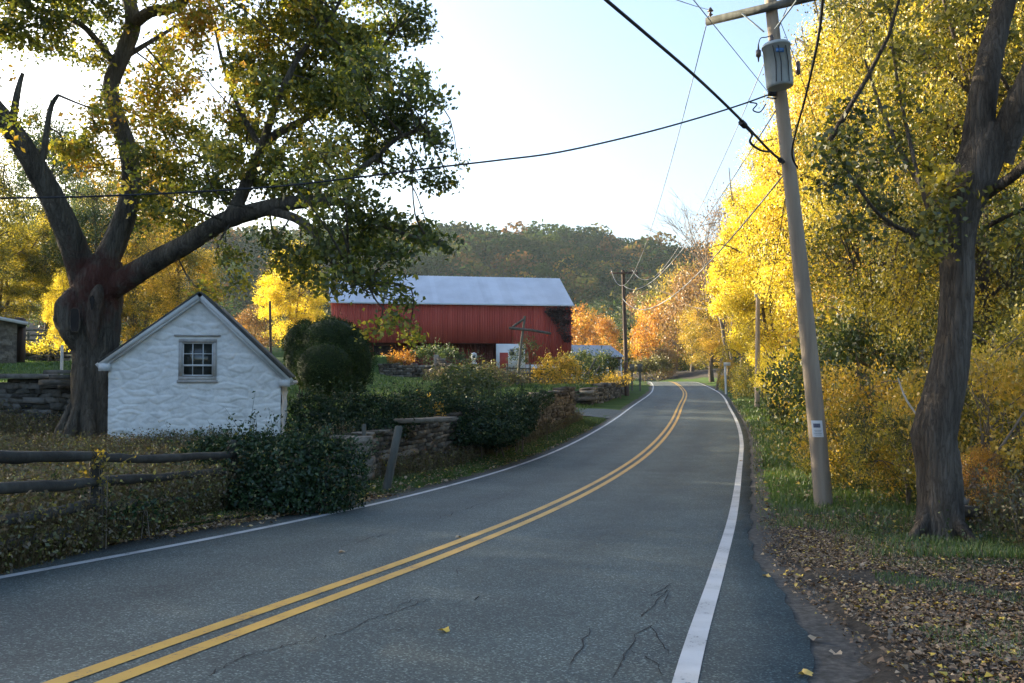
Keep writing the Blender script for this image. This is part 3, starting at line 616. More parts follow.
# ------------------------------------------------------------------ barn
M['barn_red'] = surf('barn_red', [(.2, (.24, .042, .032)), (.5, (.34, .058, .042)), (.8, (.42, .09, .065))], .9, (2.0, 2.0, .1), .85, .2, 6, attr=.2, dist=.015)
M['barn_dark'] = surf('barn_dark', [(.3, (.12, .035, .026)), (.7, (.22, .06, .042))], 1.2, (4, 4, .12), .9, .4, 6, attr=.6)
M['tin'] = surf('tin', [(.3, (.4, .43, .47)), (.7, (.52, .56, .61))], .5, (1, 1, .4), .42, .15, attr=.25, spec=.5)
M['old_tin'] = surf('old_tin', [(.3, (.2, .22, .24)), (.7, (.32, .35, .38))], .5, rough=.5, bump=.1, attr=.4)
M['white_wall'] = surf('white_wall', [(.3, (.6, .61, .62)), (.7, (.75, .76, .77))], .8, rough=.85, bump=.2)
M['dark_gap'] = surf('dark_gap', [(.3, (.012, .01, .01)), (.7, (.03, .025, .02))], 2, bump=0)
bl = P(331, 372, 87.5); br = P(571.5, 372, 92.0); bd = (br - bl)[:2]; BW = np.linalg.norm(bd); bd /= BW; bn = np.array([-bd[1], bd[0]])
def B3(u, d, z): p = bl[:2] + bd * u + bn * d; return np.array([p[0], p[1], z])
def bbox(acc, u0, u1, d0, d1, z0, z1, a=.5):
    V = [B3(u, d, z) for z in (z0, z1) for (u, d) in ((u0, d0), (u1, d0), (u1, d1), (u0, d1))]
    acc.add(V, [(0, 3, 2, 1), (4, 5, 6, 7), (0, 1, 5, 4), (1, 2, 6, 5), (2, 3, 7, 6), (3, 0, 4, 7)], a)
ub = lambda px: (px - 331) / 240.5 * BW
zE = P(450, 304, 89.5)[2]; zF = P(450, 343, 89.5)[2]; zG = P(450, 372, 89.5)[2] - .6; BD = 12.0; zRd = P(470, 276.5, 96)[2]
barn = empty('barn', B3(BW / 2, BD / 2, zG), 'long red board barn with pale blue metal roof', 'barn')
ac = Acc(); nb = 96
for k in range(nb):                                              # forebay boards, each a little in or out
    u0 = BW * k / nb; u1 = BW * (k + 1) / nb - .004; j = rng.uniform(0, .012)
    pan = .5 + (.16 if 425 < 331 + 240.5 * k / nb < 452 else 0) - (.1 if 331 + 240.5 * k / nb < 380 else 0)
    low = zF if u1 < ub(512) else P(540, 366, 91)[2]
    bbox(ac, u0, u1, -j, .05, low, zE, float(np.clip(rng.normal(pan, .12), 0, 1)))
bbox(ac, .0, BW, .06, .12, zF + .02, zE, .3)
# gable ends and back
for u in (0.0, BW):
    V = [B3(u, .05, zG), B3(u, BD, zG), B3(u, BD, zE), B3(u, BD / 2, zRd - .1), B3(u, .05, zE)]; ac.add(V, [(0, 1, 2, 4), (4, 2, 3, -1)])
ac.add([B3(0, BD, zG), B3(BW, BD, zG), B3(BW, BD, zE), B3(0, BD, zE)], [(0, 1, 2, 3)])
ac.build('wall', M['barn_red'], barn)
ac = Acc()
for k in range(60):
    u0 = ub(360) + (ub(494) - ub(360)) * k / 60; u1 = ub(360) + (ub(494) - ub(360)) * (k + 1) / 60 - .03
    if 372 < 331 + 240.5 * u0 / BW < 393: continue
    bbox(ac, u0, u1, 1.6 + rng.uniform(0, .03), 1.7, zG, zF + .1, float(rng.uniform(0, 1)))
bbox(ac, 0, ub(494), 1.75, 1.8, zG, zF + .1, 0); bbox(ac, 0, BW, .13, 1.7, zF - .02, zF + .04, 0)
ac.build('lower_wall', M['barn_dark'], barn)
ac = Acc(); bbox(ac, ub(372.5), ub(392.5), 1.55, 1.72, zG, P(380, 346, 90)[2], 0); ac.build('opening', M['dark_gap'], barn)
ac = Acc(); bbox(ac, ub(493.5), ub(523), -.08, .0, P(500, 372, 90)[2], zF - .05); bbox(ac, ub(523.3), ub(556), -.10, .0, P(500, 372, 90)[2], P(540, 364.5, 91)[2])
ac.build('white_wall', M['white_wall'], barn)
ac = Acc(); bbox(ac, ub(497), ub(505.5), -.12, -.06, P(500, 371, 90)[2], P(500, 352.5, 90)[2]); ac.build('door', M['barn_red'], barn)
for (p0, p1) in ((507, 512.5), (516, 521.5)):
    z0, z1 = P(500, 355.5, 90)[2], P(500, 348.5, 90)[2]
    ac = Acc(); bbox(ac, ub(p0), ub(p1), -.13, -.07, z0, z1); w_ = ac.build('window', M['grey_trim'], barn)
    ac = Acc(); bbox(ac, ub(p0) + .07, ub(p1) - .07, -.137, -.12, z0 + .07, z1 - .07); ac.build('pane', M['glass'], w_)
ac = Acc(); nr = 48                                               # standing seam sheets
for k in range(nr):
    u0 = -.25 + (BW + .5) * k / nr; u1 = -.25 + (BW + .5) * (k + 1) / nr; v = float(np.clip(rng.normal(.5, .2), 0, 1))
    for (d0, z0, d1, z1) in ((-.35, zE - .05, BD / 2, zRd), (BD + .35, zE - .05, BD / 2, zRd)):
        ac.add([B3(u0, d0, z0), B3(u1, d0, z0), B3(u1, d1, z1), B3(u0, d1, z1)], [(0, 1, 2, 3)], v)
        ac.add([B3(u0 - .02, d0, z0), B3(u0 + .02, d0, z0), B3(u0 + .02, d1, z1), B3(u0 - .02, d1, z1)], [(0, 1, 2, 3)], v); ac.V[-1] = ac.V[-1] + [0, 0, .04]
    ac.add([B3(u0, -.36, zE - .07), B3(u1, -.36, zE - .07), B3(u1, -.36, zE + .07), B3(u0, -.36, zE + .07)], [(0, 1, 2, 3)], .6)
ac.build('roof', M['tin'], barn)

# vine patch on the right end of the barn
def leafblob(name, lobes, lsize, per, matname, label, cat, group=None, g=rng, shell=.55, val=(.45, .25), stems=0, shape=None, nrm_out=True, sprigs=9):
    ac = Acc()
    for (c, r) in lobes:
        c = np.asarray(c, float); r = np.asarray(r, float) if not np.isscalar(r) else np.array([r, r, r])
        area = (r[0] * r[1] + r[0] * r[2] + r[1] * r[2]) / 3 * 4 * math.pi
        n = int(per * area / (lsize ** 2) * .5); d = g.normal(size=(n, 3)); d /= np.linalg.norm(d, axis=1)[:, None]
        # lumpy skin
        ph = g.uniform(0, 6, 3); bump = 1 + .09 * np.sin(d[:, 0] * 7 + ph[0]) * np.cos(d[:, 1] * 6 + ph[1]) + .07 * np.sin(d[:, 2] * 9 + d[:, 0] * 5 + ph[2])
        rr = (shell + (1 - shell) * g.uniform(0, 1, n) ** .6) * bump * (1 + g.exponential(.035, n))
        cen = c + d * r * rr[:, None]
        keep = cen[:, 2] > H(cen[:, 0], cen[:, 1]) - .05
        cl = .5 + .5 * np.sin(d[:, 0] * 5 + ph[1]) * np.cos(d[:, 2] * 6 + ph[0])
        v = np.clip(g.normal(val[0], val[1], n) + (cl - .5) * .25, 0, 1)
        leaves(ac, cen[keep], lsize, v[keep], g, out=d[keep] * .7 if nrm_out else None)
        if sprigs:                                   # stray shoots that break the outline
            ns_ = int(sprigs * area); ds = g.normal(size=(ns_, 3)); ds[:, 2] = np.abs(ds[:, 2]) * .9 + .1; ds /= np.linalg.norm(ds, axis=1)[:, None]
            base = c + ds * r * .85; tip = base + (ds + g.normal(0, .45, (ns_, 3)) + [0, 0, .3]) * g.uniform(.1, .42, ns_)[:, None] * (lsize / .08) ** .5
            for b_, t_ in zip(base, tip): ac.tube([b_, (b_ + t_) / 2, t_], [.005, .004, .002], 3, cap=False, a=.2)
            kk = np.repeat(np.arange(ns_), 11); ff = g.uniform(.1, 1.05, len(kk))[:, None]; cc = base[kk] + (tip[kk] - base[kk]) * ff + g.normal(0, lsize * .45, (len(kk), 3)); leaves(ac, cc, lsize * .9, np.clip(g.normal(val[0] + .1, val[1], len(kk)), 0, 1), g)
    o = empty(name, lobes[0][0] * np.array([1, 1, 0]) + np.array([0, 0, Hp(lobes[0][0][0], lobes[0][0][1])]), label, cat, group) if stems else None
    m_ = ac.build('foliage' if stems else name, M[matname], o)
    if stems:
        st = Acc()
        for k in range(stems):
            l = lobes[k % len(lobes)]; c = np.asarray(l[0]); r = np.asarray(l[1]) if not np.isscalar(l[1]) else np.array([l[1]] * 3)
            a = ball(1, g, .5)[0] * r * .5; b = ball(1, g, .4)[0] * r * .95; bx = c[0] + a[0]; by = c[1] + a[1]
            sr = min(1, float(np.mean(r)) / .6); st.tube([(bx, by, Hp(bx, by) - .05), c + a * .3 + [0, 0, 0], c + b], [.026 * sr, .016 * sr, .005 * sr], 5)
        st.build('stem', M['twig'], o)
        return o
    return tag(m_, label, cat, group)
bv = []
for (px, py, r) in ((551, 312, .55), (556, 316, .6), (560, 322, .6), (563, 330, .6), (566, 312, .6), (567, 322, .6), (567, 338, .5), (560, 311, .5)):
    q = P(px, py, 91.5); bv.append((np.array([q[0], q[1] - .25, q[2]]), np.array([r * 1.2, .2, r])))
ac = Acc()
for c, r in bv:
    n = 260; d = ball(n, p=.4); leaves(ac, c + d * r, .2, np.clip(rng.normal(.3, .25, n), 0, 1))
tag(ac.build('wall_vine', leaf_mat('vine_leaf', [(0, (.03, .012, .01)), (.6, (.07, .03, .022)), (1, (.1, .06, .03))])), 'dark creeper hanging on the right end of the red barn', 'vine')

# ------------------------------------------------------------------ outbuilding right of the barn
ob = empty('outbuilding', P(595, 374, 104), 'low white outbuilding with grey metal roof right of the barn', 'outbuilding')
o0 = P(566, 372, 103); o1 = P(622, 372, 106); od = (o1 - o0)[:2]; OW = np.linalg.norm(od); od /= OW; on = np.array([-od[1], od[0]])
def O3(u, d, z): p = o0[:2] + od * u + on * d; return np.array([p[0], p[1], z])
def obx(acc, u0, u1, d0, d1, z0, z1, a=.5):
    V = [O3(u, d, z) for z in (z0, z1) for (u, d) in ((u0, d0), (u1, d0), (u1, d1), (u0, d1))]
    acc.add(V, [(0, 3, 2, 1), (4, 5, 6, 7), (0, 1, 5, 4), (1, 2, 6, 5), (2, 3, 7, 6), (3, 0, 4, 7)], a)
ze = P(595, 356, 104)[2]; zr_ = P(595, 345, 107)[2]; zg = ZC - 1.6
ac = Acc()
for (a, b) in ((0, .18), (.27, .33), (.5, .56), (.62, .66), (.72, .76), (.97, 1)): obx(ac, OW * a, OW * b, 0, .2, zg, ze)
obx(ac, 0, OW * .56, .0, .2, ze - .25, ze - .002); obx(ac, 0.01, OW * .5, .02, .2, zg, zg + .9)
obx(ac, 0, .15, .2, 6, zg, ze); obx(ac, OW - .15, OW, .2, 6, zg, ze); obx(ac, 0, OW, 5.9, 6, zg, ze); ac.build('wall', M['white_wall'], ob)
ac = Acc(); obx(ac, .2, OW - .2, 1.5, 1.6, zg, ze); ac.build('opening', M['dark_gap'], ob)
ac = Acc(); obx(ac, OW * .56, OW, -.05, .19, ze - .3, ze - .002, .3); ac.build('lintel', M['barn_dark'], ob)
ac = Acc()
for k in range(20):
    u0 = -.3 + (OW + .5) * k / 20; u1 = -.3 + (OW + .5) * (k + 1) / 20
    for (d0, d1) in ((-.3, 3), (6.3, 3)): ac.add([O3(u0, d0, ze - .02), O3(u1, d0, ze - .02), O3(u1 + .0, d1, zr_), O3(u0, d1, zr_)], [(0, 1, 2, 3)], float(rng.uniform(.2, .8)))
    ac.add([O3(u0, -.3, ze - .12), O3(u1, -.3, ze - .12), O3(u1, -.3, ze - .021), O3(u0, -.3, ze - .021)], [(0, 1, 2, 3)])
ac.build('roof', M['old_tin'], ob)

# ------------------------------------------------------------------ stone farm shed at the left edge
fs = empty('farm_shed', P(0, 362, 36), 'stone farm shed with dark shallow roof at the left edge', 'shed')
a0 = P(16.5, 362, 35)
def F3(u, d, z): return np.array([a0[0] - u * .866 - d * .5, a0[1] - u * .5 + d * .866, z])
zSh = P(0, 324, 35)[2]
ac = Acc(); rubble_face(ac, 7.0, a0[2] - .8, lambda u: zSh + u * .2 if u < 3.5 else zSh + .7 - (u - 3.5) * .2, F3(7.0, 0, 0) * [1, 1, 0], (.866, .5), (.5, -.866), res=.08, depth=.05, course=.2, length=.4, seed=9)
zS = zSh
ac.add([F3(0, 0, a0[2] - .8), F3(0, 6, a0[2] - .8), F3(0, 6, zS), F3(0, 0, zS)], [(0, 1, 2, 3)]); ac.add([F3(7, 0, a0[2] - .8), F3(7, 6, a0[2] - .8), F3(7, 6, zS), F3(7, 0, zS)], [(0, 1, 2, 3)])
ac.build('wall', M['stone'], fs)
ac = Acc()
for s0, s1 in ((-.35, 3.5), (7.35, 3.5)):
    zlo = zS - .02; zhi = zS + .72
    V = [F3(s0, -.4, zlo), F3(s1, -.4, zhi), F3(s1, 6.4, zhi), F3(s0, 6.4, zlo)]; V += [v + [0, 0, .1] for v in V]; ac.add(V, [(0, 3, 2, 1), (4, 5, 6, 7), (0, 1, 5, 4), (1, 2, 6, 5), (2, 3, 7, 6), (3, 0, 4, 7)])
rf = ac.build('roof', M['shingle'], fs)
ac = Acc()
for s0, s1 in ((-.36, 3.5), (7.36, 3.5)):
    V = [F3(s0, -.43, zS - .06), F3(s1, -.43, zS + .67), F3(s1, -.405, zS + .67), F3(s0, -.405, zS - .06)]; V += [v + [0, 0, .13] for v in V]; ac.add(V, [(0, 3, 2, 1), (4, 5, 6, 7), (0, 1, 5, 4), (1, 2, 6, 5), (2, 3, 7, 6), (3, 0, 4, 7)])
ac.build('barge_board', M['white_trim'], fs)
# ------------------------------------------------------------------ utility poles, wires
M['pole_wood'] = surf('pole_wood', [(.3, (.2, .155, .115)), (.55, (.33, .265, .2)), (.8, (.45, .38, .3))], 4, (1, 1, .1), .9, .5, 10, dist=.02)
M['dark_wood'] = surf('dark_wood', [(.3, (.05, .035, .028)), (.7, (.13, .09, .07))], 4, (1, 1, .1), .9, .4, 10)
M['rail_wood'] = surf('rail_wood', [(.3, (.025, .023, .019)), (.55, (.05, .047, .04)), (.8, (.09, .088, .072))], 4, (.3, 1, 1), .95, .6, 12, dist=.02)
M['post_wood'] = surf('post_wood', [(.3, (.06, .06, .05)), (.55, (.12, .12, .105)), (.8, (.2, .2, .175))], 4, (1, 1, .2), .95, .6, 12, dist=.02)
M['grey_metal'] = surf('grey_metal', [(.3, (.3, .33, .32)), (.7, (.42, .45, .44))], 3, rough=.45, bump=.05, spec=.5)
M['black'] = surf('black_rubber', [(.3, (.012, .012, .014)), (.7, (.03, .03, .034))], 5, rough=.55, bump=0)
M['wire_pale'] = surf('wire_pale', [(.3, (.22, .22, .22)), (.7, (.35, .35, .35))], 5, rough=.5, bump=0)
M['porcelain'] = surf('porcelain', [(.3, (.09, .06, .05)), (.7, (.16, .11, .09))], 5, rough=.25, bump=0, spec=.6)
M['paper'] = surf('paper', [(.3, (.7, .7, .7)), (.7, (.8, .8, .8))], 5, rough=.7, bump=0)
M['ink'] = surf('ink', [(.3, (.05, .06, .09)), (.7, (.2, .2, .26))], 60, rough=.7, bump=0)
M['blue_tag'] = surf('blue_tag', [(.3, (.05, .15, .35)), (.7, (.08, .2, .42))], 5, rough=.5, bump=0)
b0 = P(825, 500, 16); t0 = P(771, -12, 16.2); b0[2] = Hp(b0[0], b0[1]) - .3
pd = (t0 - b0) / np.linalg.norm(t0 - b0)
def on_pole(py):                                # point of the pole's axis at a photo row
    lo, hi = 0., 1.
    for _ in range(40):
        m_ = (lo + hi) / 2; q = b0 + (t0 - b0) * m_; qy = CY - F * ((q[2] - ZC) * math.cos(PITCH) - q[1] * math.sin(PITCH)) / (q[1] * math.cos(PITCH) + (q[2] - ZC) * math.sin(PITCH))
        if qy > py: lo = m_
        else: hi = m_
    return q
pole = empty('utility_pole', b0, 'leaning grey wooden utility pole with crossarm and paper notice', 'utility pole')
n_ = 24; tt_ = np.linspace(0, 1, n_); pts = b0[None] + (t0 - b0)[None] * tt_[:, None]; pts[:, 0] += .03 * np.sin(tt_ * 5)
Acc().tube(pts, np.linspace(.165, .105, n_), 18, rough=.012).build('pole', M['pole_wood'], pole, smooth=True)
ca = on_pole(10); cdir = np.array([math.cos(R(22)), math.sin(R(22)), 0.0]); cdir[2] = .02   # crossarm runs slightly away to the right
# solve so that the left tip falls at px 711
best = min(np.linspace(-70, 70, 281), key=lambda a: abs((lambda q: CX + F * q[0] / (q[1] * math.cos(PITCH) + (q[2] - ZC) * math.sin(PITCH)) - 711)(ca + np.array([-math.cos(R(a)), -math.sin(R(a)), 0]) * 1.2)) + (5 if a > 0 else 0))
cdir = np.array([math.cos(R(best)), math.sin(R(best)), 0.0]); cn = np.array([-cdir[1], cdir[0], 0])
Rc = np.stack([cdir, cn, np.array([0, 0, 1.0])], 1)
arm = Acc().box(ca - cn * .17, (2.44, .1, .12), Rc, .4, 0).build('crossarm', M['post_wood'], pole)
Acc().tube([ca - cn * .24 + cdir * .5 - [0, 0, .03], ca - cn * .22 + cdir * .1 - [0, 0, .45]], .016, 6).tube([ca - cn * .24 - cdir * .5 - [0, 0, .03], ca - cn * .22 - cdir * .1 - [0, 0, .45]], .016, 6).build('brace', M['grey_metal'], pole)
def insulator(q, parent):
    z = [0, .03, .06, .08, .12, .13, .17, .18, .2]; r = [.012, .012, .05, .022, .022, .06, .03, .03, .012]
    Acc().tube([np.array(q) + [0, 0, a] for a in z], r, 12).build('insulator', M['porcelain'], parent, smooth=True)
iL = ca - cn * .17 - cdir * 1.14 + [0, 0, .06]; iR = ca - cn * .17 + cdir * 1.14 + [0, 0, .06]; iM = ca - cn * .17 + cdir * .45 + [0, 0, .06]
for q in (iL, iR, iM): insulator(q, pole)
# transformer
tc_ = on_pole(66) + np.array([-.06, -.42, 0]); T0 = P(778, 66, tc_[1]); tc_ = np.array([T0[0], tc_[1], T0[2]])
hT = .78; rT = .235
tr = Acc().tube([tc_ + pd * a for a in (-hT / 2, -hT / 2 + .012, -hT / 2 + .05, hT / 2 - .06, hT / 2 - .058, hT / 2 - .03, hT / 2 + .01, hT / 2 + .035)], [rT * .9, rT * .97, rT, rT, rT * 1.07, rT * 1.07, rT * .95, rT * .4], 32).build('transformer', M['grey_metal'], pole, smooth=False)
for a_, h_ in ((-1.9, .0), (-1.1, .02)):
    q = tc_ + np.array([math.cos(a_) * rT * .9, math.sin(a_) * rT * .9, 0]) + pd * (hT / 2 - .02)
q = tc_ + pd * (hT / 2 + .02) + np.array([-.07, 0, 0]); Acc().tube([q, q + [0, 0, .05], q + [0, 0, .07], q + [0, 0, .1], q + [0, 0, .16]], [.03, .045, .025, .04, .012], 12).build('bushing', M['porcelain'], tr, smooth=True)
q = tc_ + np.array([-rT - .1, -.05, 0]) + pd * (hT / 2 - .13); Acc().tube([q - [0, 0, .2], q - [0, 0, .12], q - [0, 0, .1], q, q + [0, 0, .02], q + [0, 0, .12]], [.01, .02, .045, .045, .02, .01], 10).build('arrester', M['porcelain'], tr, smooth=True)
Acc().tube([q + [0, 0, .1], q + [.04, 0, .22], q + [.14, 0, .24], tc_ + pd * (hT / 2 + .16) + [-.07, 0, 0]], .009, 6, closed_sub=4).build('jumper_wire', M['black'], tr)
w_ = Acc()
for a_ in (-2.1, -1.75, -1.2): w_.tube([tc_ + np.array([math.cos(a_) * (rT + .02), math.sin(a_) * (rT + .02), 0]) + pd * (hT / 2 - .1), tc_ + np.array([math.cos(a_ + .1) * (rT + .015), math.sin(a_ + .1) * (rT + .015), 0]) + pd * 0, tc_ + np.array([math.cos(a_) * (rT + .02), math.sin(a_) * (rT + .02), 0]) - pd * (hT / 2 - .04)], .008, 6)
w_.build('cable', M['black'], tr)
Acc().box(tc_ + np.array([-.02, -rT - .012, 0]) + pd * .2, (.14, .012, .07), None).build('number_plate', M['blue_tag'], tr)
Acc().tube([on_pole(50), tc_ + pd * .2], .03, 8).build('bracket', M['grey_metal'], pole); Acc().tube([on_pole(80), tc_ - pd * .25], .03, 8).build('bracket', M['grey_metal'], pole)
# service rack and hardware below the transformer
q = on_pole(94); hk = Acc(); hk.box(q + [-.2, -.08, 0], (.14, .06, .12), None).tube([q, q + [-.28, -.1, .06]], .014, 6).tube([q + [0, 0, -.1], q + [-.3, -.12, -.1]], .012, 6); hk.build('service_bracket', M['black'], pole)
# notice: sheet wrapped on the pole face
def sheet(y0, y1, w, lift, m, name, parent, du=0.0):
    q1 = on_pole(y0); q2 = on_pole(y1); n = 8; V = []
    for q in (q1, q2):
        r = .168 + lift
        for k in range(n + 1):
            a = -math.pi / 2 - .12 + (k / n - .5) * w / r + du / r; V.append(q + np.array([math.cos(a) * r, math.sin(a) * r, 0]))
    i = np.arange(n); return Acc().add(V, np.stack([i, i + n + 1, i + n + 2, i + 1], 1)).build(name, m, parent)
ntc = sheet(420, 436.5, .2, .006, M['paper'], 'paper_notice', None); tag(ntc, 'white paper notice with a small photo pinned to the leaning pole', 'notice')
sheet(423, 427, .12, .009, M['ink'], 'picture', ntc, -.01)
for k, y in enumerate((429.5, 431, 432.6, 434.2)): sheet(y, y + .35, .13 - .02 * (k % 2), .009, M['ink'], 'text_line', ntc)

# second pole far down the left side
b2 = P(627, 379, 74); t2 = P(623, 270, 74); b2[2] = Hp(b2[0], b2[1]) - .3
p2 = empty('utility_pole', b2, 'dark brown utility pole behind the far roadside wall', 'utility pole')
Acc().tube(b2[None] + (t2 - b2)[None] * np.linspace(0, 1, 8)[:, None], np.linspace(.2, .13, 8), 12).build('pole', M['dark_wood'], p2, smooth=True)
xa = P(624, 273, 73.8); Acc().box(xa, (2.3, .12, .14), None).build('crossarm', M['dark_wood'], p2)
for dx in (-1.05, .7, 1.05): insulator(xa + [dx, 0, .07], p2)
# third, short pole on the right bank
b3 = P(757, 404, 55); t3 = P(758, 293, 55); b3[2] = Hp(b3[0], b3[1]) - .3
p3 = empty('utility_pole', b3, 'short weathered pole among yellow bushes on the right bank', 'utility pole')
Acc().tube(b3[None] + (t3 - b3)[None] * np.linspace(0, 1, 8)[:, None], np.linspace(.17, .13, 8), 12).build('pole', M['pole_wood'], p3, smooth=True)
Acc().tube([t3 + [-.15, 0, -.25], t3 + [-.2, 0, .15]], .05, 8).tube([t3 + [.12, -.05, -.2], t3 + [.12, -.05, .1]], .07, 8).build('pole_bracket', M['grey_metal'], p3)
b4 = P(271, 345, 62); t4 = P(270, 301, 62); b4[2] = Hp(b4[0], b4[1]) - .2
tag(Acc().tube([b4, t4], [.1, .08], 8).build('wooden_pole', M['dark_wood']), 'thin dark pole in front of the bright yellow tree', 'pole')

def wire(pts, r, label, m='black', cat='wire', name='power_line', g=None):
    o = Acc().tube(pts, r, 6, closed_sub=6).build(name, M[m]); return tag(o, label, cat, g)
def sag(a, b, s, n=14):
    a = np.asarray(a, float); b = np.asarray(b, float); t = np.linspace(0, 1, n)
    p = a + (b - a) * t[:, None]; p[:, 2] -= s * 4 * t * (1 - t); return p
at = on_pole(163) + [-.14, -.1, 0]
wire(np.vstack([P(560, -60, 9.2), P(605, 0, 10), P(650, 35, 11), P(700, 78, 12.4), P(737, 116, 13.8), P(770, 150, 15.2), at]) if False else np.vstack([P(605, -1, 10) * 5 - P(648, 35.5, 11) * 4, P(605, -1, 10) * 2 - P(648, 35.5, 11), P(605, -1, 10), P(648, 35.5, 11), P(695, 76, 12.4), P(737, 116, 13.8), P(768, 149, 15.2), at]), .022, 'thick black cable descending from the top of the sky to the leaning pole', name='overhead_cable', cat='cable')
hw = Acc().tube([P(742, 124, 14.1), P(752, 134, 14.4), P(750, 142, 14.4), P(760, 150, 14.8), P(772, 152, 15.3)], .02, 6, closed_sub=4).tube([P(741, 122, 14), P(745, 126, 14.1)], .05, 8).tube([P(780, 160, 15.6), at], .045, 8)
tag(hw.build('cable_splice', M['black']), 'looped splice hanging on the thick black cable', 'cable splice')
wire([on_pole(98) + [-.3, -.1, .02], P(740, 105, 15.8), P(700, 117.5, 15.5), P(640, 134, 15.2), P(560, 152, 15), P(500, 160, 14.8), P(440, 167, 14.5), P(360, 177, 14.2), P(270, 187, 14), P(130, 195, 13.6), P(0, 198, 13.3), P(-200, 196, 12.8)], .016, 'twisted black service line crossing in front of the oak', name='service_line', cat='cable')
wire([P(750, 102.5, 15.88), P(757, 104, 15.9), P(753, 110, 15.9), P(760, 112, 15.9), P(766, 104, 16)], .012, 'small drip loop of the service line beside the leaning pole', name='drip_loop', cat='cable')
wire([P(692, -2, 9) * 3.2 - P(768, 92, 16) * 2.2, P(692, -2, 9), P(730, 45, 12.5), P(768, 92, 16)], .006, 'thin wire slanting down from the top edge to the transformer bracket', 'wire_pale')
i2 = [xa + [dx, 0, .22] for dx in (-1.05, .7, 1.05)]
wire(sag(iL + [0, 0, .17], i2[0], 2.9), .010, 'pale wire from the left crossarm tip to the dark far pole', 'wire_pale', g=None)
wire(sag(iM + [0, 0, .17], i2[1], 2.5), .010, 'pale wire from beside the pole top to the right of the far crossarm', 'wire_pale')
wire(sag(on_pole(100), P(623, 285, 73.8), 1.5), .012, 'middle pale wire joining the far pole below its crossarm', 'wire_pale')
wire(sag(on_pole(168), P(623, 299, 73.8), 1.6), .018, 'lowest pale cable swinging to the far dark pole', 'wire_pale')
wire([P(823, -3, 9), P(818, 40, 10.5), P(806, 95, 13), P(792, 150, 15.3), on_pole(170) + [.1, -.15, 0]], .017, 'black cable dropping from the top edge right of the leaning pole', name='overhead_cable', cat='cable')
wire(sag(on_pole(172) + [.02, .1, 0], t3 + [0, 0, -.1], 1.3), .010, 'thin line from the leaning pole to the short bank pole')
gy = [on_pole(20) + [.1, 0, 0], P(798, 68, 16.6), P(812, 110, 17), P(835, 190, 17.8), P(870, 330, 19), P(892, 430, 19.6)]
wire(gy, .007, 'slack guy wire running down right from the leaning pole top', name='guy_wire')
q = P(798, 68, 16.6); tag(Acc().tube([q + [0, 0, .14], q + [0, 0, .1], q - [0, 0, .1], q - [0, 0, .14]], [.01, .04, .05, .01], 8).build('strain_insulator', M['porcelain']), 'small dark strain insulator on the guy wire', 'insulator')
wire(sag(P(683, -2, 10) * 2.8 - (iL + [0, 0, .15]) * 1.8, iL + [0, 0, .15], .05), .005, 'thin wire reaching the insulator on the left crossarm tip', 'wire_pale')

# ------------------------------------------------------------------ split rail fence
def fpost(q, top, label, r=.075, lean=(0, 0), m='rail_wood', name='fence_post', parent=None):
    base = np.array([q[0], q[1], Hp(q[0], q[1]) - .2]); t = np.array([q[0] + lean[0], q[1] + lean[1], top])
    ac = Acc().tube([base, (base + t) / 2 + rng.normal(0, .012, 3), t - [0, 0, .03], t], [r * 1.1, r, r * .95, r * .7], 9, rough=.06)
    return ac.build(name, M[m], parent)
A = P(95, 545, 10.4); Bp = P(232, 500, 14.9); D = (Bp - A)[:2] / np.linalg.norm((Bp - A)[:2])
Z0 = A[:2] - D * 3.3
fe = empty('rail_fence', (A[0], A[1], Hp(A[0], A[1])), 'old split rail fence overgrown with weeds beside the road', 'fence')
posts = [Z0 - D * 3.3, Z0, A[:2], Bp[:2]]; tops = [ZC - .4, ZC - .62, ZC - .92, ZC - 1.12]; rtop = [ZC - .45, ZC - .68, ZC - .975, ZC - 1.36]
for p, tp in zip(posts, tops): fpost(p, tp, None, .08, (rng.normal(0, .02), 0), name='post', parent=fe)
for k in range(3):
    p, q = posts[k], posts[k + 1]
    for j, hh in enumerate((0, .28, .58, .84)):
        off = rng.normal(0, .018, 2); za = rtop[k] - hh + off[0]; zb = rtop[k + 1] - hh * .95 + off[1]
        n = 9; t = np.linspace(-.04, 1.04, n); pt = np.stack([p[0] + (q[0] - p[0]) * t, p[1] + (q[1] - p[1]) * t, za + (zb - za) * t - (.05 if j == 2 else .02) * np.sin(math.pi * t)], 1) + rng.normal(0, .006, (n, 3)); pt[:, :2] += np.array([D[1], -D[0]]) * .03
        Acc().tube(pt, np.r_[.035, np.full(n - 2, .058), .035], 8, rough=.09).build('rail', M['rail_wood'], fe)
p3_ = P(384, 474, 18.6); tag(fpost(p3_, P(397, 426, 18.6)[2], None, .085, (.3, 0), 'post_wood'), 'leaning grey fence post at the broken stone wall end', 'post')
pz = P(364, 440, 18.8); tag(fpost(pz, P(364, 424, 18.8)[2], None, .045, (0, 0), 'post_wood'), 'thin weathered stake beside the stone pier', 'post')
tag(fpost(P(62, 363, 25), P(62, 345, 25)[2], None, .04, (0, 0), 'white_trim', 'white_post'), 'thin white post left of the oak trunk', 'post')
pb = Acc().box(P(20, 340, 37.5), (.3, .3, 1.9), None, .3, .03); tag(pb.build('wooden_post', M['dark_wood']), 'brown square post at the farm shed corner', 'post')
f2 = empty('field_fence', P(45, 350, 46), 'distant weathered rail fence between farm shed and oak', 'fence')
for px in (28, 44, 58, 74): q = P(px, 340, 50); Acc().tube([q + [0, 0, -.9], q + [0, 0, .45]], .07, 6).build('post', M['post_wood'], f2)
for py in (330, 335, 340): Acc().tube([P(24, py, 50), P(50, py + .4, 50), P(78, py, 50)], .055, 6).build('rail', M['post_wood'], f2)
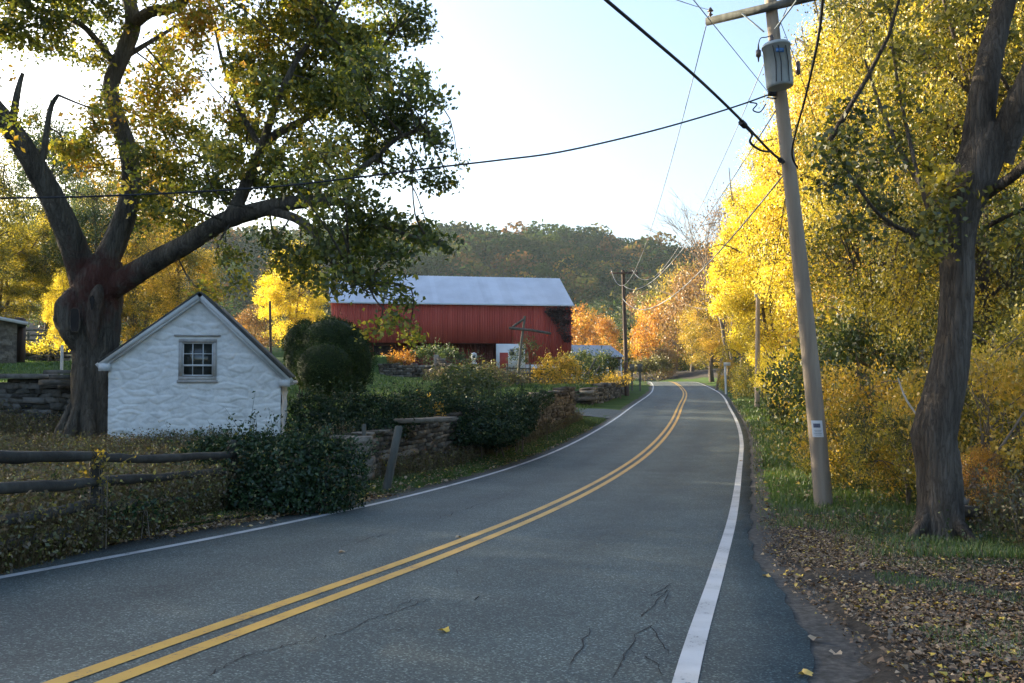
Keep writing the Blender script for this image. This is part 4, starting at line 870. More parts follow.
# broken clothes-pole with crossarm before the barn
q0_ = P(517, 380, 60); cp = empty('wooden_frame_pole', [q0_[0], q0_[1], Hp(q0_[0], q0_[1])], 'bare wooden pole with sagging crossarm and brace before the barn', 'pole')
Acc().tube([[q0_[0], q0_[1], Hp(q0_[0], q0_[1]) - .2], P(521, 345, 60), P(525, 316, 60)], [.1, .09, .08], 8).build('pole', M['post_wood'], cp)
Acc().tube([P(509, 328, 59.8), P(530, 330, 59.9), P(551, 333.5, 60)], .1, 6).build('crossarm', M['post_wood'], cp); Acc().tube([P(512.5, 327, 59.9), P(524, 319, 60)], .09, 6).build('brace', M['post_wood'], cp)
# white urn-like ornament on a post
q = P(474, 357, 66); ur = empty('garden_ornament', q - [0, 0, .6], 'white rounded garden ornament standing before the dark barn boards', 'ornament')
Acc().tube([q + [0, 0, z] for z in (-.55, -.5, -.42, -.38, -.2, .05, .25, .33)], [.22, .24, .2, .1, .17, .24, .2, .05], 14).build('body', M['white_trim'], ur, smooth=True)
Acc().tube([q + [0, -.1, .0], q + [0, -.24, .02]], [.09, .1], 10).build('opening', M['dark_gap'], ur)
for (px, x_, lab) in ((632, .1, 'left of two grey sign posts beyond the dark far pole'), (640, .1, 'right of two grey sign posts beyond the dark far pole')):
    q = P(px, 380, 88); q[2] = Hp(q[0], q[1]) - .1; s_e = empty('sign_post', q, lab, 'sign post'); Acc().tube([q, P(px, 364, 88)], .1, 6).build('post', M['post_wood'], s_e); Acc().box(P(px, 368, 87.8), (.5, .05, .75), None).build('sign_board', M['post_wood'], s_e)
q = P(726, 389, 80); q[2] = Hp(q[0], q[1]) - .1; sp_ = empty('marker_post', q, 'slim white marker post right of the far bend', 'post'); Acc().tube([q, P(725, 363, 80)], .09, 6).build('post', M['white_trim'], sp_); Acc().box(P(727, 364, 79.9), (.6, .06, .3), None).build('cap', M['white_trim'], sp_)
for k, (a, b, lab) in enumerate((((588, 374), (596, 358), 'taller leaning stake in the weeds above the drive wall'), ((594, 375), (600, 366), 'shorter leaning stake in the weeds above the drive wall'))):
    tag(Acc().tube([P(*a, 66), P(*b, 66)], .07, 6).build('stake', M['post_wood']), lab, 'stake')
wf = empty('garden_fence', P(530, 372, 62), 'low weathered rail fence crossing before the white barn wall', 'fence')
for px in (507, 530, 548): Acc().tube([P(px, 382, 62), P(px, 363, 62)], .07, 6).build('post', M['post_wood'], wf)
for py in (369, 374): Acc().tube([P(505, py - 1, 62), P(552, py + .5, 62)], .06, 6).build('rail', M['post_wood'], wf)
# ------------------------------------------------------------------ trees
def cluster(al, c, r, nsub, per, ls, v, g=rng, sub=.34, vs=.13):
    c = np.asarray(c, float); sc_ = c + ball(nsub, g, .45) * np.asarray(r)
    n = nsub * per
    cen = np.repeat(sc_, per, 0) + g.normal(size=(n, 3)) * np.array([sub, sub, sub * .8])
    vv = np.repeat(g.normal(0, vs, nsub), per) + v + g.normal(0, .13, n)
    leaves(al, cen, ls, np.clip(vv, 0, 1), g)
    return sc_
def twigs(at_, sk, c, subs, g=rng, k=6, r0=.035, droop=.1):
    """a branchlet from the nearest skeleton point to the clump, then fine twigs"""
    sk = np.asarray(sk); d = np.linalg.norm(sk - c, axis=1); j = int(d.argmin()); a = sk[j]; L_ = d[j]
    mid = (a + c) / 2 + g.normal(0, .12 * L_ + .02, 3) + [0, 0, -droop * L_ * .3]
    at_.tube([a, mid, c], [r0 * (1 + .3 * L_), r0 * .8, r0 * .5], 5, cap=False, closed_sub=4)
    for s_1 in subs[:k]: at_.tube([c, (c + s_1) / 2 + g.normal(0, .06, 3), s_1], [r0 * .45, r0 * .3, r0 * .12], 4, cap=False)

# --- the great oak
ob_ = P(91, 452, 21.3); ob_[2] = Hp(ob_[0], ob_[1]) - .3
oak = empty('oak_tree', ob_, 'huge old oak with scarred trunk and spreading limbs beside the springhouse', 'tree')
px_m = 21.3 / 900
tk = Acc()
LS = .97
def limb(pl, sub=6, n=14, rough=.02):
    p = np.array([P(a, b, y) for (a, b, y, r) in pl]); r = [q[3] * LS for q in pl]
    tk.tube(p, r, n, closed_sub=sub, rough=rough)
    t = np.linspace(0, len(p) - 1, len(p) * 6); return crom(p, t)
bpt = P(91, 452, 21.3); trunk_pts = [(93, 470, 21.3, .62), (93, 450, 21.3, .55), (94, 425, 21.3, .52), (94, 395, 21.3, .51), (95, 360, 21.3, .52), (96, 330, 21.3, .56), (96, 300, 21.3, .6), (99, 278, 21.2, .58), (104, 258, 21.2, .42)]
SK = [limb(trunk_pts, 6, 28, .03)]; LS = .76
SK.append(limb([(90, 300, 21.2, .5), (80, 265, 21, .43), (62, 218, 20.5, .37), (36, 168, 20, .33), (6, 122, 19.5, .28), (-38, 72, 19, .22), (-90, 22, 18.6, .14), (-150, -60, 18, .06)]))
SK.append(limb([(38, 170, 20, .13), (44, 150, 20, .1), (50, 110, 20.2, .075), (58, 95, 20.3, .05)], 4, 8)); 
SK.append(limb([(12, 126, 19.5, .12), (16, 100, 19.6, .1), (20, 82, 19.7, .07), (23, 73, 19.7, .05)], 4, 8))
SK.append(limb([(102, 268, 21.2, .42), (118, 235, 21.4, .36), (131, 190, 21.5, .31), (128, 150, 21.6, .28), (117, 118, 21.7, .27), (111, 85, 21.8, .25), (124, 52, 22, .26), (133, 22, 22, .25), (124, -15, 22, .2), (105, -70, 22, .16), (90, -150, 22, .08)]))
SK.append(limb([(132, 25, 22, .2), (150, 12, 21.6, .18), (172, 8, 21.2, .16), (192, -8, 21, .13), (225, -60, 21, .08), (250, -130, 21, .04)], 5, 12))
SK.append(limb([(113, 62, 21.9, .13), (98, 42, 21.5, .1), (80, 24, 21.2, .09), (50, 12, 20.8, .07), (15, 5, 20.5, .04)], 4, 8))
SK.append(limb([(128, 55, 22, .1), (150, 42, 22.4, .07), (178, 25, 23, .05), (205, 10, 23.4, .03)], 4, 8))
SK.append(limb([(104, 292, 21.2, .42), (126, 279, 21.0, .37), (155, 261, 20.7, .33), (190, 242, 20.3, .29), (222, 222, 20, .27), (258, 210, 19.7, .24), (292, 203, 19.5, .2), (325, 201, 19.3, .15), (352, 203, 19.2, .09)]))
SK.append(limb([(262, 209, 19.8, .15), (295, 218, 19.2, .13), (316, 235, 18.8, .12), (328, 256, 18.6, .1), (345, 272, 18.3, .06), (368, 282, 18.1, .03)], 5, 10))
SK.append(limb([(228, 220, 20, .22), (242, 195, 20.4, .19), (256, 160, 20.8, .17), (275, 135, 21.2, .14), (300, 122, 21.5, .12), (318, 108, 21.6, .1), (345, 82, 21.6, .07), (372, 60, 21.6, .05), (395, 30, 21.6, .03)], 5, 12))
SK.append(limb([(250, 175, 20.8, .14), (262, 145, 20.2, .12), (278, 100, 19.8, .1), (300, 55, 19.6, .08), (335, 10, 19.4, .05), (360, -40, 19.3, .03)], 5, 10))
SK.append(limb([(262, 150, 20.8, .1), (240, 110, 21.4, .08), (225, 70, 22, .06), (215, 30, 22.4, .035)], 4, 8))
SK.append(limb([(320, 201, 19.3, .12), (345, 180, 19.3, .1), (375, 158, 19.3, .08), (398, 138, 19.3, .06), (425, 128, 19.3, .03)], 5, 8))
SK.append(limb([(350, 203, 19.2, .07), (375, 222, 19, .06), (400, 232, 18.8, .05), (430, 242, 18.6, .03)], 4, 8))
SK.append(limb([(128, 190, 21.5, .1), (150, 178, 22.2, .08), (185, 165, 23, .06), (215, 160, 23.4, .03)], 4, 8))
SK.append(limb([(352, 95, 21.6, .08), (362, 86, 21.4, .075), (372, 90, 21.2, .05)], 3, 8))
# buttress roots
for a_ in (-2.6, -1.9, -1.2, -.4, .4, 2.2, 3.0):
    q = bpt.copy(); e1 = q + np.array([math.cos(a_) * .62, math.sin(a_) * .62, .55]); e2 = q + np.array([math.cos(a_) * .85, math.sin(a_) * .85, 0]); e2[2] = Hp(e2[0], e2[1]) - .12
    tk.tube([e1 + [-.3 * math.cos(a_), -.3 * math.sin(a_), .8], e1, e2], [.08, .15, .06], 8, closed_sub=4, rough=.06)
tk_o = tk.build('trunk', M['oak_bark'], oak, smooth=True)
# burl on the left flank with the hollow, and the oval scar
bu = Acc(); bu.tube([P(78, 350, 21.05), P(73, 334, 20.95), P(69, 318, 20.9), P(70, 304, 20.9), P(80, 288, 21)], [.12, .28, .33, .3, .15], 14, closed_sub=5, rough=.05); bu.build('burl', M['oak_bark'], oak, smooth=True)
ho = Acc(); cH = P(74.5, 320, 20.52)
rim = [cH + np.array([math.copysign(abs(math.cos(a)) ** .5, math.cos(a)) * .1, .03, math.copysign(abs(math.sin(a)) ** .5, math.sin(a)) * .27]) for a in np.linspace(0, 2 * math.pi, 20)]
ho.tube(rim, .02, 8, cap=False, rough=.1); ho_o = ho.build('hollow_rim', M['oak_bark'], oak, smooth=True)
hd = Acc(); V = [cH + np.array([math.copysign(abs(math.cos(a)) ** .5, math.cos(a)) * .095, .01, math.copysign(abs(math.sin(a)) ** .5, math.sin(a)) * .26]) for a in np.linspace(0, 2 * math.pi, 20)[:-1]] + [cH + [0, .03, 0]]; n_ = 19
hd.add(V, [(i_, (i_ + 1) % n_, n_) for i_ in range(n_)]); hd.build('hollow', M['dark_gap'], oak)
cS = P(93, 308, 20.58); sc2 = Acc()
sc2.tube([cS + [-.03, .16, -.85], cS + [-.06, .12, -.5], cS + [0, .1, 0], cS + [.04, .12, .35], cS + [.05, .2, .55]], [.04, .13, .17, .15, .05], 12, closed_sub=5, rough=.07)
sc2.build('bark_scar', bark_mat('scar_wood', [(.3, (.12, .09, .07)), (.6, (.24, .19, .15)), (.8, (.34, .28, .23))], 14.0), oak, smooth=True)
hd = Acc(); c2 = cS + [.02, -.09, .12]; V = [c2 + np.array([math.cos(a) * .045 * (1 + .5 * math.sin(3 * a)), 0, math.sin(a) * .17]) for a in np.linspace(0, 2 * math.pi, 17)[:-1]] + [c2 + [0, .02, 0]]
hd.add(V, [(i_, (i_ + 1) % 16, 16) for i_ in range(16)]); hd.build('scar_crack', M['dark_gap'], oak)
SKp = np.vstack(SK[1:])
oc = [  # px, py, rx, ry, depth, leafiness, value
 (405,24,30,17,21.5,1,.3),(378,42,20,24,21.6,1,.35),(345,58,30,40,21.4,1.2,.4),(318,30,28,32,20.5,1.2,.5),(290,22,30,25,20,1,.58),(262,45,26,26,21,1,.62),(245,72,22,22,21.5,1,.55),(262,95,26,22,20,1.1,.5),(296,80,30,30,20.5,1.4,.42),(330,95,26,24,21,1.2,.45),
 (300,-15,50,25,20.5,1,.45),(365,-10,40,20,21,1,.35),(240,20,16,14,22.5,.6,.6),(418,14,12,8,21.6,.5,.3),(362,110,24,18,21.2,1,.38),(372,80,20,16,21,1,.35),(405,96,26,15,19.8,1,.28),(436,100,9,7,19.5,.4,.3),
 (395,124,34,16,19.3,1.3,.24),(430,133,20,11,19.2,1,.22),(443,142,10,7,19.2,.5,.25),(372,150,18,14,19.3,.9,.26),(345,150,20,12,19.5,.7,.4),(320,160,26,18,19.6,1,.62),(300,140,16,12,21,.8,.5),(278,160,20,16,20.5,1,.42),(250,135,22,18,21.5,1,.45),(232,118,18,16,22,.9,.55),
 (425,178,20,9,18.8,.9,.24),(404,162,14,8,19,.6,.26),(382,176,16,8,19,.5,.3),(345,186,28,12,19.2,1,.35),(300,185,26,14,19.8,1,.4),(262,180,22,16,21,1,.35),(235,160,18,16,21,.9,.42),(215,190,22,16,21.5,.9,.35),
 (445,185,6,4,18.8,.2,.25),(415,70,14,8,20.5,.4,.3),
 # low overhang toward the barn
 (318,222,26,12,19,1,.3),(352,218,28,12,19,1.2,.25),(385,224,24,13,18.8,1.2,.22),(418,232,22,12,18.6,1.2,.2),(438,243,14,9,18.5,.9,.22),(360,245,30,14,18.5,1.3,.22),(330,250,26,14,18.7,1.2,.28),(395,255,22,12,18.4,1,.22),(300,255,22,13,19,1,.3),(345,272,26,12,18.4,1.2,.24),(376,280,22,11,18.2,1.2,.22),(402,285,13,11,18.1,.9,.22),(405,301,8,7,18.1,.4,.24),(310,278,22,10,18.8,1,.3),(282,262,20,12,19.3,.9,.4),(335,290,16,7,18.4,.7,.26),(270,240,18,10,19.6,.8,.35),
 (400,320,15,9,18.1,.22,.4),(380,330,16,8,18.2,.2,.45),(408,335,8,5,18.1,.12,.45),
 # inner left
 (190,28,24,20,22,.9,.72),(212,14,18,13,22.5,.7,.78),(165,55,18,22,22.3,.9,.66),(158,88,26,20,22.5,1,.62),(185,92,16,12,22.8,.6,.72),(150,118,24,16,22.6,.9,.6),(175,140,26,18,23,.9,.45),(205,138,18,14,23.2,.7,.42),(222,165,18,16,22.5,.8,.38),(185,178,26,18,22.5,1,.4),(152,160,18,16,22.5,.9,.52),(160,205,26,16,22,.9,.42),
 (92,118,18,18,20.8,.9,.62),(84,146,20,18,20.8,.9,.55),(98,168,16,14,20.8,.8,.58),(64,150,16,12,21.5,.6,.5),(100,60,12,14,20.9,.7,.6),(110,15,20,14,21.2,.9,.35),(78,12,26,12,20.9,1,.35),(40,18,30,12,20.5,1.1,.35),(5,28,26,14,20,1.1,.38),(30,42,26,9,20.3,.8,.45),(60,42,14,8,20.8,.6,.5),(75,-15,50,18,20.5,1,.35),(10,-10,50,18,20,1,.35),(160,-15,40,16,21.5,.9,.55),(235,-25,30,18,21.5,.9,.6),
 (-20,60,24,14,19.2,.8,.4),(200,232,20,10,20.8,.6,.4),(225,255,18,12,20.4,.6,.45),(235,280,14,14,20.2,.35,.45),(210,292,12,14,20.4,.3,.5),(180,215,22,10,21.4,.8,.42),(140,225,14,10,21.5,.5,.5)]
al = Acc(); atw = Acc(); go_ = np.random.default_rng(21)
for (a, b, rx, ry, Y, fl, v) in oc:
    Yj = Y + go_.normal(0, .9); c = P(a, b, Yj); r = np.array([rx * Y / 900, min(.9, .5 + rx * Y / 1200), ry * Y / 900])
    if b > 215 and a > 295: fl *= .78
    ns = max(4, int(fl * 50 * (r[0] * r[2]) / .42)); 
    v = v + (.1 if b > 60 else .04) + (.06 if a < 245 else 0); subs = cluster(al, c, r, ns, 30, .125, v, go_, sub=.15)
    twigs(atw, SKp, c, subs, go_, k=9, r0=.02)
    if fl > .75 and b < 240:      # depth of the crown towards and away from the viewer
        for s_ in ((-1,) if go_.uniform() < .5 else (1,)):
            c2 = c + np.array([go_.normal(0, .4), s_ * go_.uniform(1.6, 3.2), go_.normal(0, .3)]); subs = cluster(al, c2, r * .8, int(ns * .22), 28, .125, v, go_, sub=.16)
            twigs(atw, SKp, c2, subs, go_, k=4, r0=.02)
for k in range(46):               # crown above the frame
    c = P(go_.uniform(-260, 400), go_.uniform(-330, -60), go_.uniform(17, 26)); r = go_.uniform(.7, 1.4, 3) * [1, 1, .7]
    subs = cluster(al, c, r, 26, 22, .17, .4, go_, sub=.24); twigs(atw, SKp, c, subs, go_, k=4, r0=.03)
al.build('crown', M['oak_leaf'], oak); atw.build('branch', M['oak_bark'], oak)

# --- generic trees: prototypes at the origin, then copies
def proto_tree(seed, h, rad, cb, ncl, nsub, per, ls, tr, sub=.4, vsp=.22, multi=1, limbs=9):
    g = np.random.default_rng(seed); al = Acc(); tk = Acc(); sk = []
    for m_ in range(multi):
        lean = g.normal(0, .05 * h + .02, 2) * (1 if multi == 1 else 2.2); n = 7
        z = np.linspace(0, 1, n); pt = np.stack([lean[0] * z ** 1.4 + g.normal(0, .012 * h, n) * (z > 0), lean[1] * z ** 1.4 + g.normal(0, .012 * h, n) * (z > 0), z * h * .86 - .3 * (z == 0)], 1)
        rr = tr * (1 - z * .85) * (1 + .5 * np.exp(-z * 14)) / (1 if multi == 1 else 1.5); tk.tube(pt, rr, 10, closed_sub=3, rough=.04); sk.append(crom(pt, np.linspace(0, n - 1, 30))[8:])
        for k in range(limbs // multi):
            t = g.uniform(cb * .8, .9); b = np.array([np.interp(t, z, pt[:, j]) for j in range(3)]); a = k * 2.4 + g.uniform(0, 1); L_ = rad * g.uniform(.55, .95) * math.sqrt(max(.1, 1 - ((t - (cb + 1) / 2) / (.62 * (1 - cb) + .2)) ** 2))
            d = np.array([math.cos(a), math.sin(a), g.uniform(.45, 1.0)]); q = [b, b + d * L_ * .35, b + d * [1, 1, .8] * L_ * .7, b + d * [1, 1, .6] * L_]
            q = [q[0]] + [x + g.normal(0, .06 * L_, 3) for x in q[1:]]; tk.tube(q, [tr * .38 * (1 - t * .5), tr * .25, tr * .14, tr * .05], 6, closed_sub=3, cap=False); sk.append(crom(np.array(q), np.linspace(0, 3, 9)))
    sk = np.vstack(sk); cz = h * (cb + 1) / 2; rz = h * (1 - cb) / 2
    for k in range(ncl):
        d = g.normal(size=3); d /= np.linalg.norm(d); q = g.uniform(.25, 1) ** .45
        taper = 1 - .28 * max(0, d[2]) 
        c = np.array([d[0] * rad * q * taper, d[1] * rad * q * taper, cz + d[2] * rz * q * .93]); r = rad * g.uniform(.13, .27) * np.array([1, 1, .9])
        subs = cluster(al, c, r, nsub, per, ls, .5 + g.normal(0, vsp), g, sub=sub, vs=.14); twigs(tk, sk, c, subs, g, k=3, r0=tr * .1)
    return tk, al
protos = {}
def plant(kind, name, q, h, rad, rot, leaf, label, cat='tree', group=None, bark='bark'):
    if kind not in protos:
        args = {'tall': (11, 20, 5.2, .03, 165, 20, 26, .125, .3, .3, .24, 3, 18), 'round': (1, 15, 4.6, .12, 110, 16, 22, .15, .3, .33, .24, 1, 14), 'full': (2, 16, 3.6, .04, 125, 15, 24, .15, .26, .29, .24, 3, 15), 'far': (3, 12, 5, .1, 80, 9, 11, .34, .25, .5), 'sparse': (4, 13, 4.5, .25, 80, 9, 9, .15, .2), 'slim': (5, 15, 3.4, .12, 100, 14, 18, .17, .25), 'far2': (6, 12, 4.6, .05, 90, 8, 11, .34, .22, .5), 'bush': (8, 4, 2.6, .0, 60, 12, 16, .1, .07, .17, .26, 5, 20), 'bush2': (9, 4, 2.8, .0, 52, 12, 16, .12, .06, .19, .26, 6, 24), 'farbush': (10, 4, 3, 0, 36, 8, 9, .24, .06, .3, .16, 3, 6)}[kind]
        tk_, al_ = proto_tree(*args)
        t_o = tk_.build('trunk' if 'bush' not in kind else 'stem', M[bark]); c_o = al_.build('crown' if 'bush' not in kind else 'foliage', M[leaf])
        protos[kind] = (t_o.data, c_o.data, args[1], args[2]); bpy.data.objects.remove(t_o); bpy.data.objects.remove(c_o)
    td, cd, H0, R0 = protos[kind]
    rad = max(rad, R0 * h / H0 / 1.3); e_ = empty(name, q, label, cat, group); e_.rotation_euler = (0, 0, rot); e_.scale = (rad / R0, rad / R0, h / H0)
    for d_, nm, mt in ((td, 'trunk' if 'bush' not in kind else 'stem', bark), (cd, 'crown' if 'bush' not in kind else 'foliage', leaf)):
        o = bpy.data.objects.new(nm, d_); C.objects.link(o); o.parent = e_; o.material_slots[0].link = 'OBJECT'; o.material_slots[0].material = M[mt]
    return e_
def tree_at(kind, name, px, Y, top, hw, leaf, label, cat='tree', group=None, bark='bark'):
    x = (px - CX) / F * Y; zg = Hp(x, Y); zt = P(px, top, Y)[2]
    return plant(kind, name, (x, Y, zg - .1), max(zt - zg, 1.0), hw * Y / 900, random.uniform(0, 6.28), leaf, label, cat, group, bark)
RG = 'trees along the right bank'
for a in [
 ('tall', 'maple_tree', 868, 30, -70, 78, 'gold_leaf', 'tall golden tree right of the leaning pole, leafy to the ground'),
 ('tall', 'maple_tree', 822, 40, 30, 62, 'yellow_leaf', 'brilliant yellow tree directly behind the leaning pole'),
 ('full', 'maple_tree', 778, 58, 118, 50, 'yellow_leaf', 'bright yellow tree behind the short bank pole'),
 ('tall', 'maple_tree', 912, 23, -150, 100, 'lime_leaf', 'yellow green tree just left of the big forked trunk'),
 ('tall', 'maple_tree', 1000, 19.5, -160, 120, 'lime_leaf', 'yellow green tree behind the big forked trunk'),
 ('full', 'maple_tree', 752, 80, 165, 40, 'yellow_leaf', 'yellow tree with rounded top left of the short bank pole'),
 ('sparse', 'maple_tree', 728, 100, 195, 44, 'rust_leaf', 'thin brownish tree with sparse pale leaves over the road bend'),
 ('tall', 'maple_tree', 1060, 32, -80, 110, 'gold_leaf', 'golden tree at the right edge behind the thicket'),
 ('tall', 'maple_tree', 858, 52, -20, 66, 'yellow_leaf', 'tall yellow tree farther back between pole and golden tree'),
 ('full', 'maple_tree', 800, 78, 105, 52, 'yellow_leaf', 'yellow tree farthest back behind the leaning pole'),
 ('round', 'maple_tree', 712, 122, 285, 34, 'gold_leaf', 'olive tree with dark curved trunk right of the road crest'),
 ('tall', 'maple_tree', 946, 36, -40, 80, 'gold_leaf', 'golden tree seen left of the fork through the thicket'),
 ('slim', 'maple_tree', 742, 118, 240, 30, 'gold_leaf', 'slender gold tree beyond the olive tree at the bend'),
]: tree_at(*a, group=RG)
VG = 'valley trees beyond the road crest'
for a in [
 ('far2', 'autumn_tree', 676, 170, 318, 20, 'lime_leaf', 'lime yellow tree standing over the road crest'),
 ('far', 'autumn_tree', 692, 160, 268, 30, 'rust_leaf', 'pinkish brown tree above the road crest'),
 ('far', 'autumn_tree', 656, 185, 300, 24, 'orange_leaf', 'orange tree just right of the dark far pole'),
 ('far2', 'autumn_tree', 640, 205, 322, 18, 'gold_leaf', 'golden tree low behind the dark far pole'),
 ('far', 'autumn_tree', 655, 250, 285, 24, 'lime_leaf', 'pale lime domed tree above the orange tree by the far pole'),
 ('far', 'autumn_tree', 580, 165, 304, 25, 'orange_leaf', 'orange tree rising behind the right end of the barn'),
 ('far2', 'autumn_tree', 604, 175, 313, 18, 'orange_leaf', 'orange tree over the grey roofed outbuilding'),
 ('far', 'autumn_tree', 622, 230, 306, 18, 'green_leaf', 'green tree left of the dark far pole'),
 ('far', 'autumn_tree', 683, 240, 262, 24, 'gold_leaf', 'golden tree left of the thin brownish tree'),
 ('far2', 'autumn_tree', 706, 200, 300, 24, 'lime_leaf', 'lime tree behind the olive tree at the bend'),
 ('far2', 'autumn_tree', 664, 155, 345, 16, 'rust_leaf', 'small russet tree left of the lime tree over the crest'),
 ('far', 'autumn_tree', 640, 270, 290, 22, 'rust_leaf', 'russet tree on the slope behind the far crossarm'),
 ('far', 'autumn_tree', 600, 260, 300, 22, 'green_leaf', 'green tree on the slope right of the barn roof'),
 ('full', 'autumn_tree', 293, 102, 236, 36, 'yellow_leaf', 'glowing yellow tree between springhouse roof and barn'),
 ('far2', 'autumn_tree', 252, 125, 305, 22, 'rust_leaf', 'dull russet tree left of the glowing yellow tree'),
 ('far', 'autumn_tree', 232, 110, 318, 16, 'orange_leaf', 'small orange tree behind the springhouse gable'),
]: tree_at(*a, group=VG)
LG = 'trees behind the oak'
for a in [
 ('round', 'autumn_tree', 178, 52, 215, 44, 'gold_leaf', 'golden orange tree behind the springhouse roof'),
 ('full', 'autumn_tree', 140, 60, 225, 38, 'gold_leaf', 'golden tree right behind the oak trunk'),
 ('round', 'autumn_tree', 98, 66, 165, 44, 'green_leaf', 'dark green tree behind the oak fork'),
 ('round', 'autumn_tree', 45, 68, 190, 44, 'lime_leaf', 'lime green tree left of the oak trunk'),
 ('full', 'autumn_tree', 2, 64, 215, 42, 'lime_leaf', 'yellow green tree above the farm shed roof'),
 ('full', 'autumn_tree', 66, 46, 262, 20, 'yellow_leaf', 'small bright yellow tree against the left of the oak trunk'),
 ('slim', 'autumn_tree', 48, 80, 95, 46, 'green_leaf', 'tallest green tree in the distance left of the oak'),
 ('round', 'autumn_tree', 128, 88, 118, 44, 'gold_leaf', 'tall golden tree seen through the oak limbs'),
 ('round', 'autumn_tree', -40, 58, 110, 56, 'lime_leaf', 'tall lime tree at the left picture edge'),
]: tree_at(*a, group=LG)
# bare tree
def bare(name, px, Y, base_py, top_py, label, spread=2.6, seed=5, m='twig'):
    g = np.random.default_rng(seed); b = P(px, base_py, Y); b[2] = min(b[2], Hp(b[0], b[1])); top = P(px, top_py, Y)[2]; h = top - b[2]; e_ = empty(name, b, label, 'tree'); ac = Acc(); tw = Acc()
    def rec(p, d, L_, r, lv):
        q = p + d * L_ * .5 + g.normal(0, .04 * L_, 3); e = p + d * L_; (ac if lv < 2 else tw).tube([p, q, e], [r, r * .8, r * .6], 6 if lv < 2 else 4, cap=False)
        if lv >= 5: return
        for k in range(3 if lv < 4 else 4):
            d2 = d + g.normal(0, .42, 3); d2[2] = abs(d2[2]) * .8 + .25; d2 /= np.linalg.norm(d2); rec(p + (e - p) * g.uniform(.55, 1), d2, L_ * g.uniform(.55, .78), r * .55, lv + 1)
    rec(b - [0, 0, .2], np.array([0, 0, 1.0]), h * .42, .16, 0); ac.build('trunk', M[m], e_); tw.build('branch', M[m], e_); return e_
bare('bare_tree', 716, 92, 385, 168, 'leafless tree with fine branches above the thin brownish tree', seed=3)
bare('bare_tree', 735, 108, 385, 175, 'leafless twiggy tree left of the yellow trees', seed=8)

# --- near forked tree on the right
nb_ = P(940, 545, 12); nb_[2] = Hp(nb_[0], nb_[1]) - .2
nt_ = empty('forked_tree', nb_, 'big forked trunk with shaggy grey bark at the right', 'tree')
tk = Acc(); SKn = []
LS = .84
def limb2(pl, **k): SKn.append(limb(pl, **k))
k_ = 12 / 900
limb2([(940, 560, 12, .41), (940, 540, 12, .36), (940, 500, 12, .34), (938, 465, 12, .33), (934, 435, 12, .34), (941, 405, 12, .31), (948, 375, 12, .29), (954, 335, 12, .255), (957, 290, 12, .25), (957, 250, 12, .255), (960, 215, 12, .29), (972, 180, 12, .34), (984, 150, 12, .36), (992, 128, 12, .3)], n=22)
limb2([(976, 170, 12, .27), (978, 135, 12, .235), (984, 90, 12, .21), (993, 45, 12.1, .19), (1005, 0, 12.2, .17), (1016, -60, 12.4, .14), (1010, -140, 12.8, .08)])
limb2([(996, 160, 12, .27), (1012, 120, 11.8, .23), (1030, 80, 11.6, .2), (1055, 20, 11.4, .16), (1090, -60, 11.2, .1)])
limb2([(985, 195, 12, .1), (1000, 185, 11.7, .085), (1020, 170, 11.4, .08), (1045, 140, 11, .06), (1080, 100, 10.6, .03)], n=8)
limb2([(950, 215, 12.1, .05), (925, 190, 12.4, .045), (900, 150, 12.7, .04), (880, 105, 13, .03), (865, 60, 13.2, .015)], n=7)
limb2([(945, 245, 12.0, .05), (915, 235, 11.7, .04), (880, 215, 11.4, .03), (850, 175, 11.2, .02), (830, 140, 11.1, .01)], n=7)
limb2([(948, 250, 12.1, .04), (925, 200, 12.2, .035), (905, 120, 12.3, .03), (893, 50, 12.4, .02), (890, -10, 12.5, .01)], n=7)
limb2([(990, 225, 12.1, .04), (1010, 215, 11.8, .035), (1035, 205, 11.5, .02)], n=7)
for a_ in (-2.7, -1.2, .4):
    e1 = nb_ + np.array([math.cos(a_) * .3, math.sin(a_) * .3, .45]); e2 = nb_ + np.array([math.cos(a_) * .75, math.sin(a_) * .75, .12]); tk.tube([e1 + [-.15 * math.cos(a_), -.15 * math.sin(a_), .5], e1, e2], [.05, .09, .03], 7, closed_sub=4)
tk.build('trunk', M['bark'], nt_, smooth=True)
al = Acc(); atw = Acc(); SKm = np.vstack(SKn[1:]); g = np.random.default_rng(31)
for (a, b, rx, ry, Y, fl, v) in [(850,118,24,20,11.3,.7,.12),(838,150,22,22,11.2,.7,.1),(868,165,24,20,11.5,.7,.15),(830,185,16,14,11.2,.35,.12),(880,205,22,14,11.6,.6,.2),(858,228,20,12,11.5,.3,.2),(905,100,22,26,12.4,.6,.5),(895,55,22,22,12.4,.5,.62),(925,60,22,24,12.8,.5,.7),(900,150,18,20,12.5,.6,.45),(935,120,14,24,13,.4,.7),(930,170,16,18,12.6,.5,.65),(940,215,14,20,11.75,.7,.45),(930,245,14,14,11.7,.5,.5),(1005,230,18,14,12,.5,.4),(1012,40,18,20,13,.4,.55),(1020,140,10,16,13,.4,.5),(890,10,30,16,12.6,.5,.6),(950,15,26,16,13,.5,.6),(1000,200,20,10,11.8,.3,.4),(945,180,12,14,11.72,.6,.5)]:
    c = P(a, b, Y + g.normal(0, .2)); r = np.array([rx, rx * .9, ry]) * Y / 900 * 1.1; subs = cluster(al, c, r, max(4, int(fl * 26)), 13, .095, v, g, sub=.11); twigs(atw, SKm, c, subs, g, k=7, r0=.01)
for k in range(40):
    c = P(g.uniform(820, 1200), g.uniform(-500, -70), g.uniform(9.5, 16)); subs = cluster(al, c, g.uniform(.5, 1.0, 3), 22, 15, .12, .45, g, sub=.2); twigs(atw, SKm, c, subs, g, k=4, r0=.02)
al.build('crown', M['lime_leaf'], nt_); atw.build('branch', M['bark'], nt_)

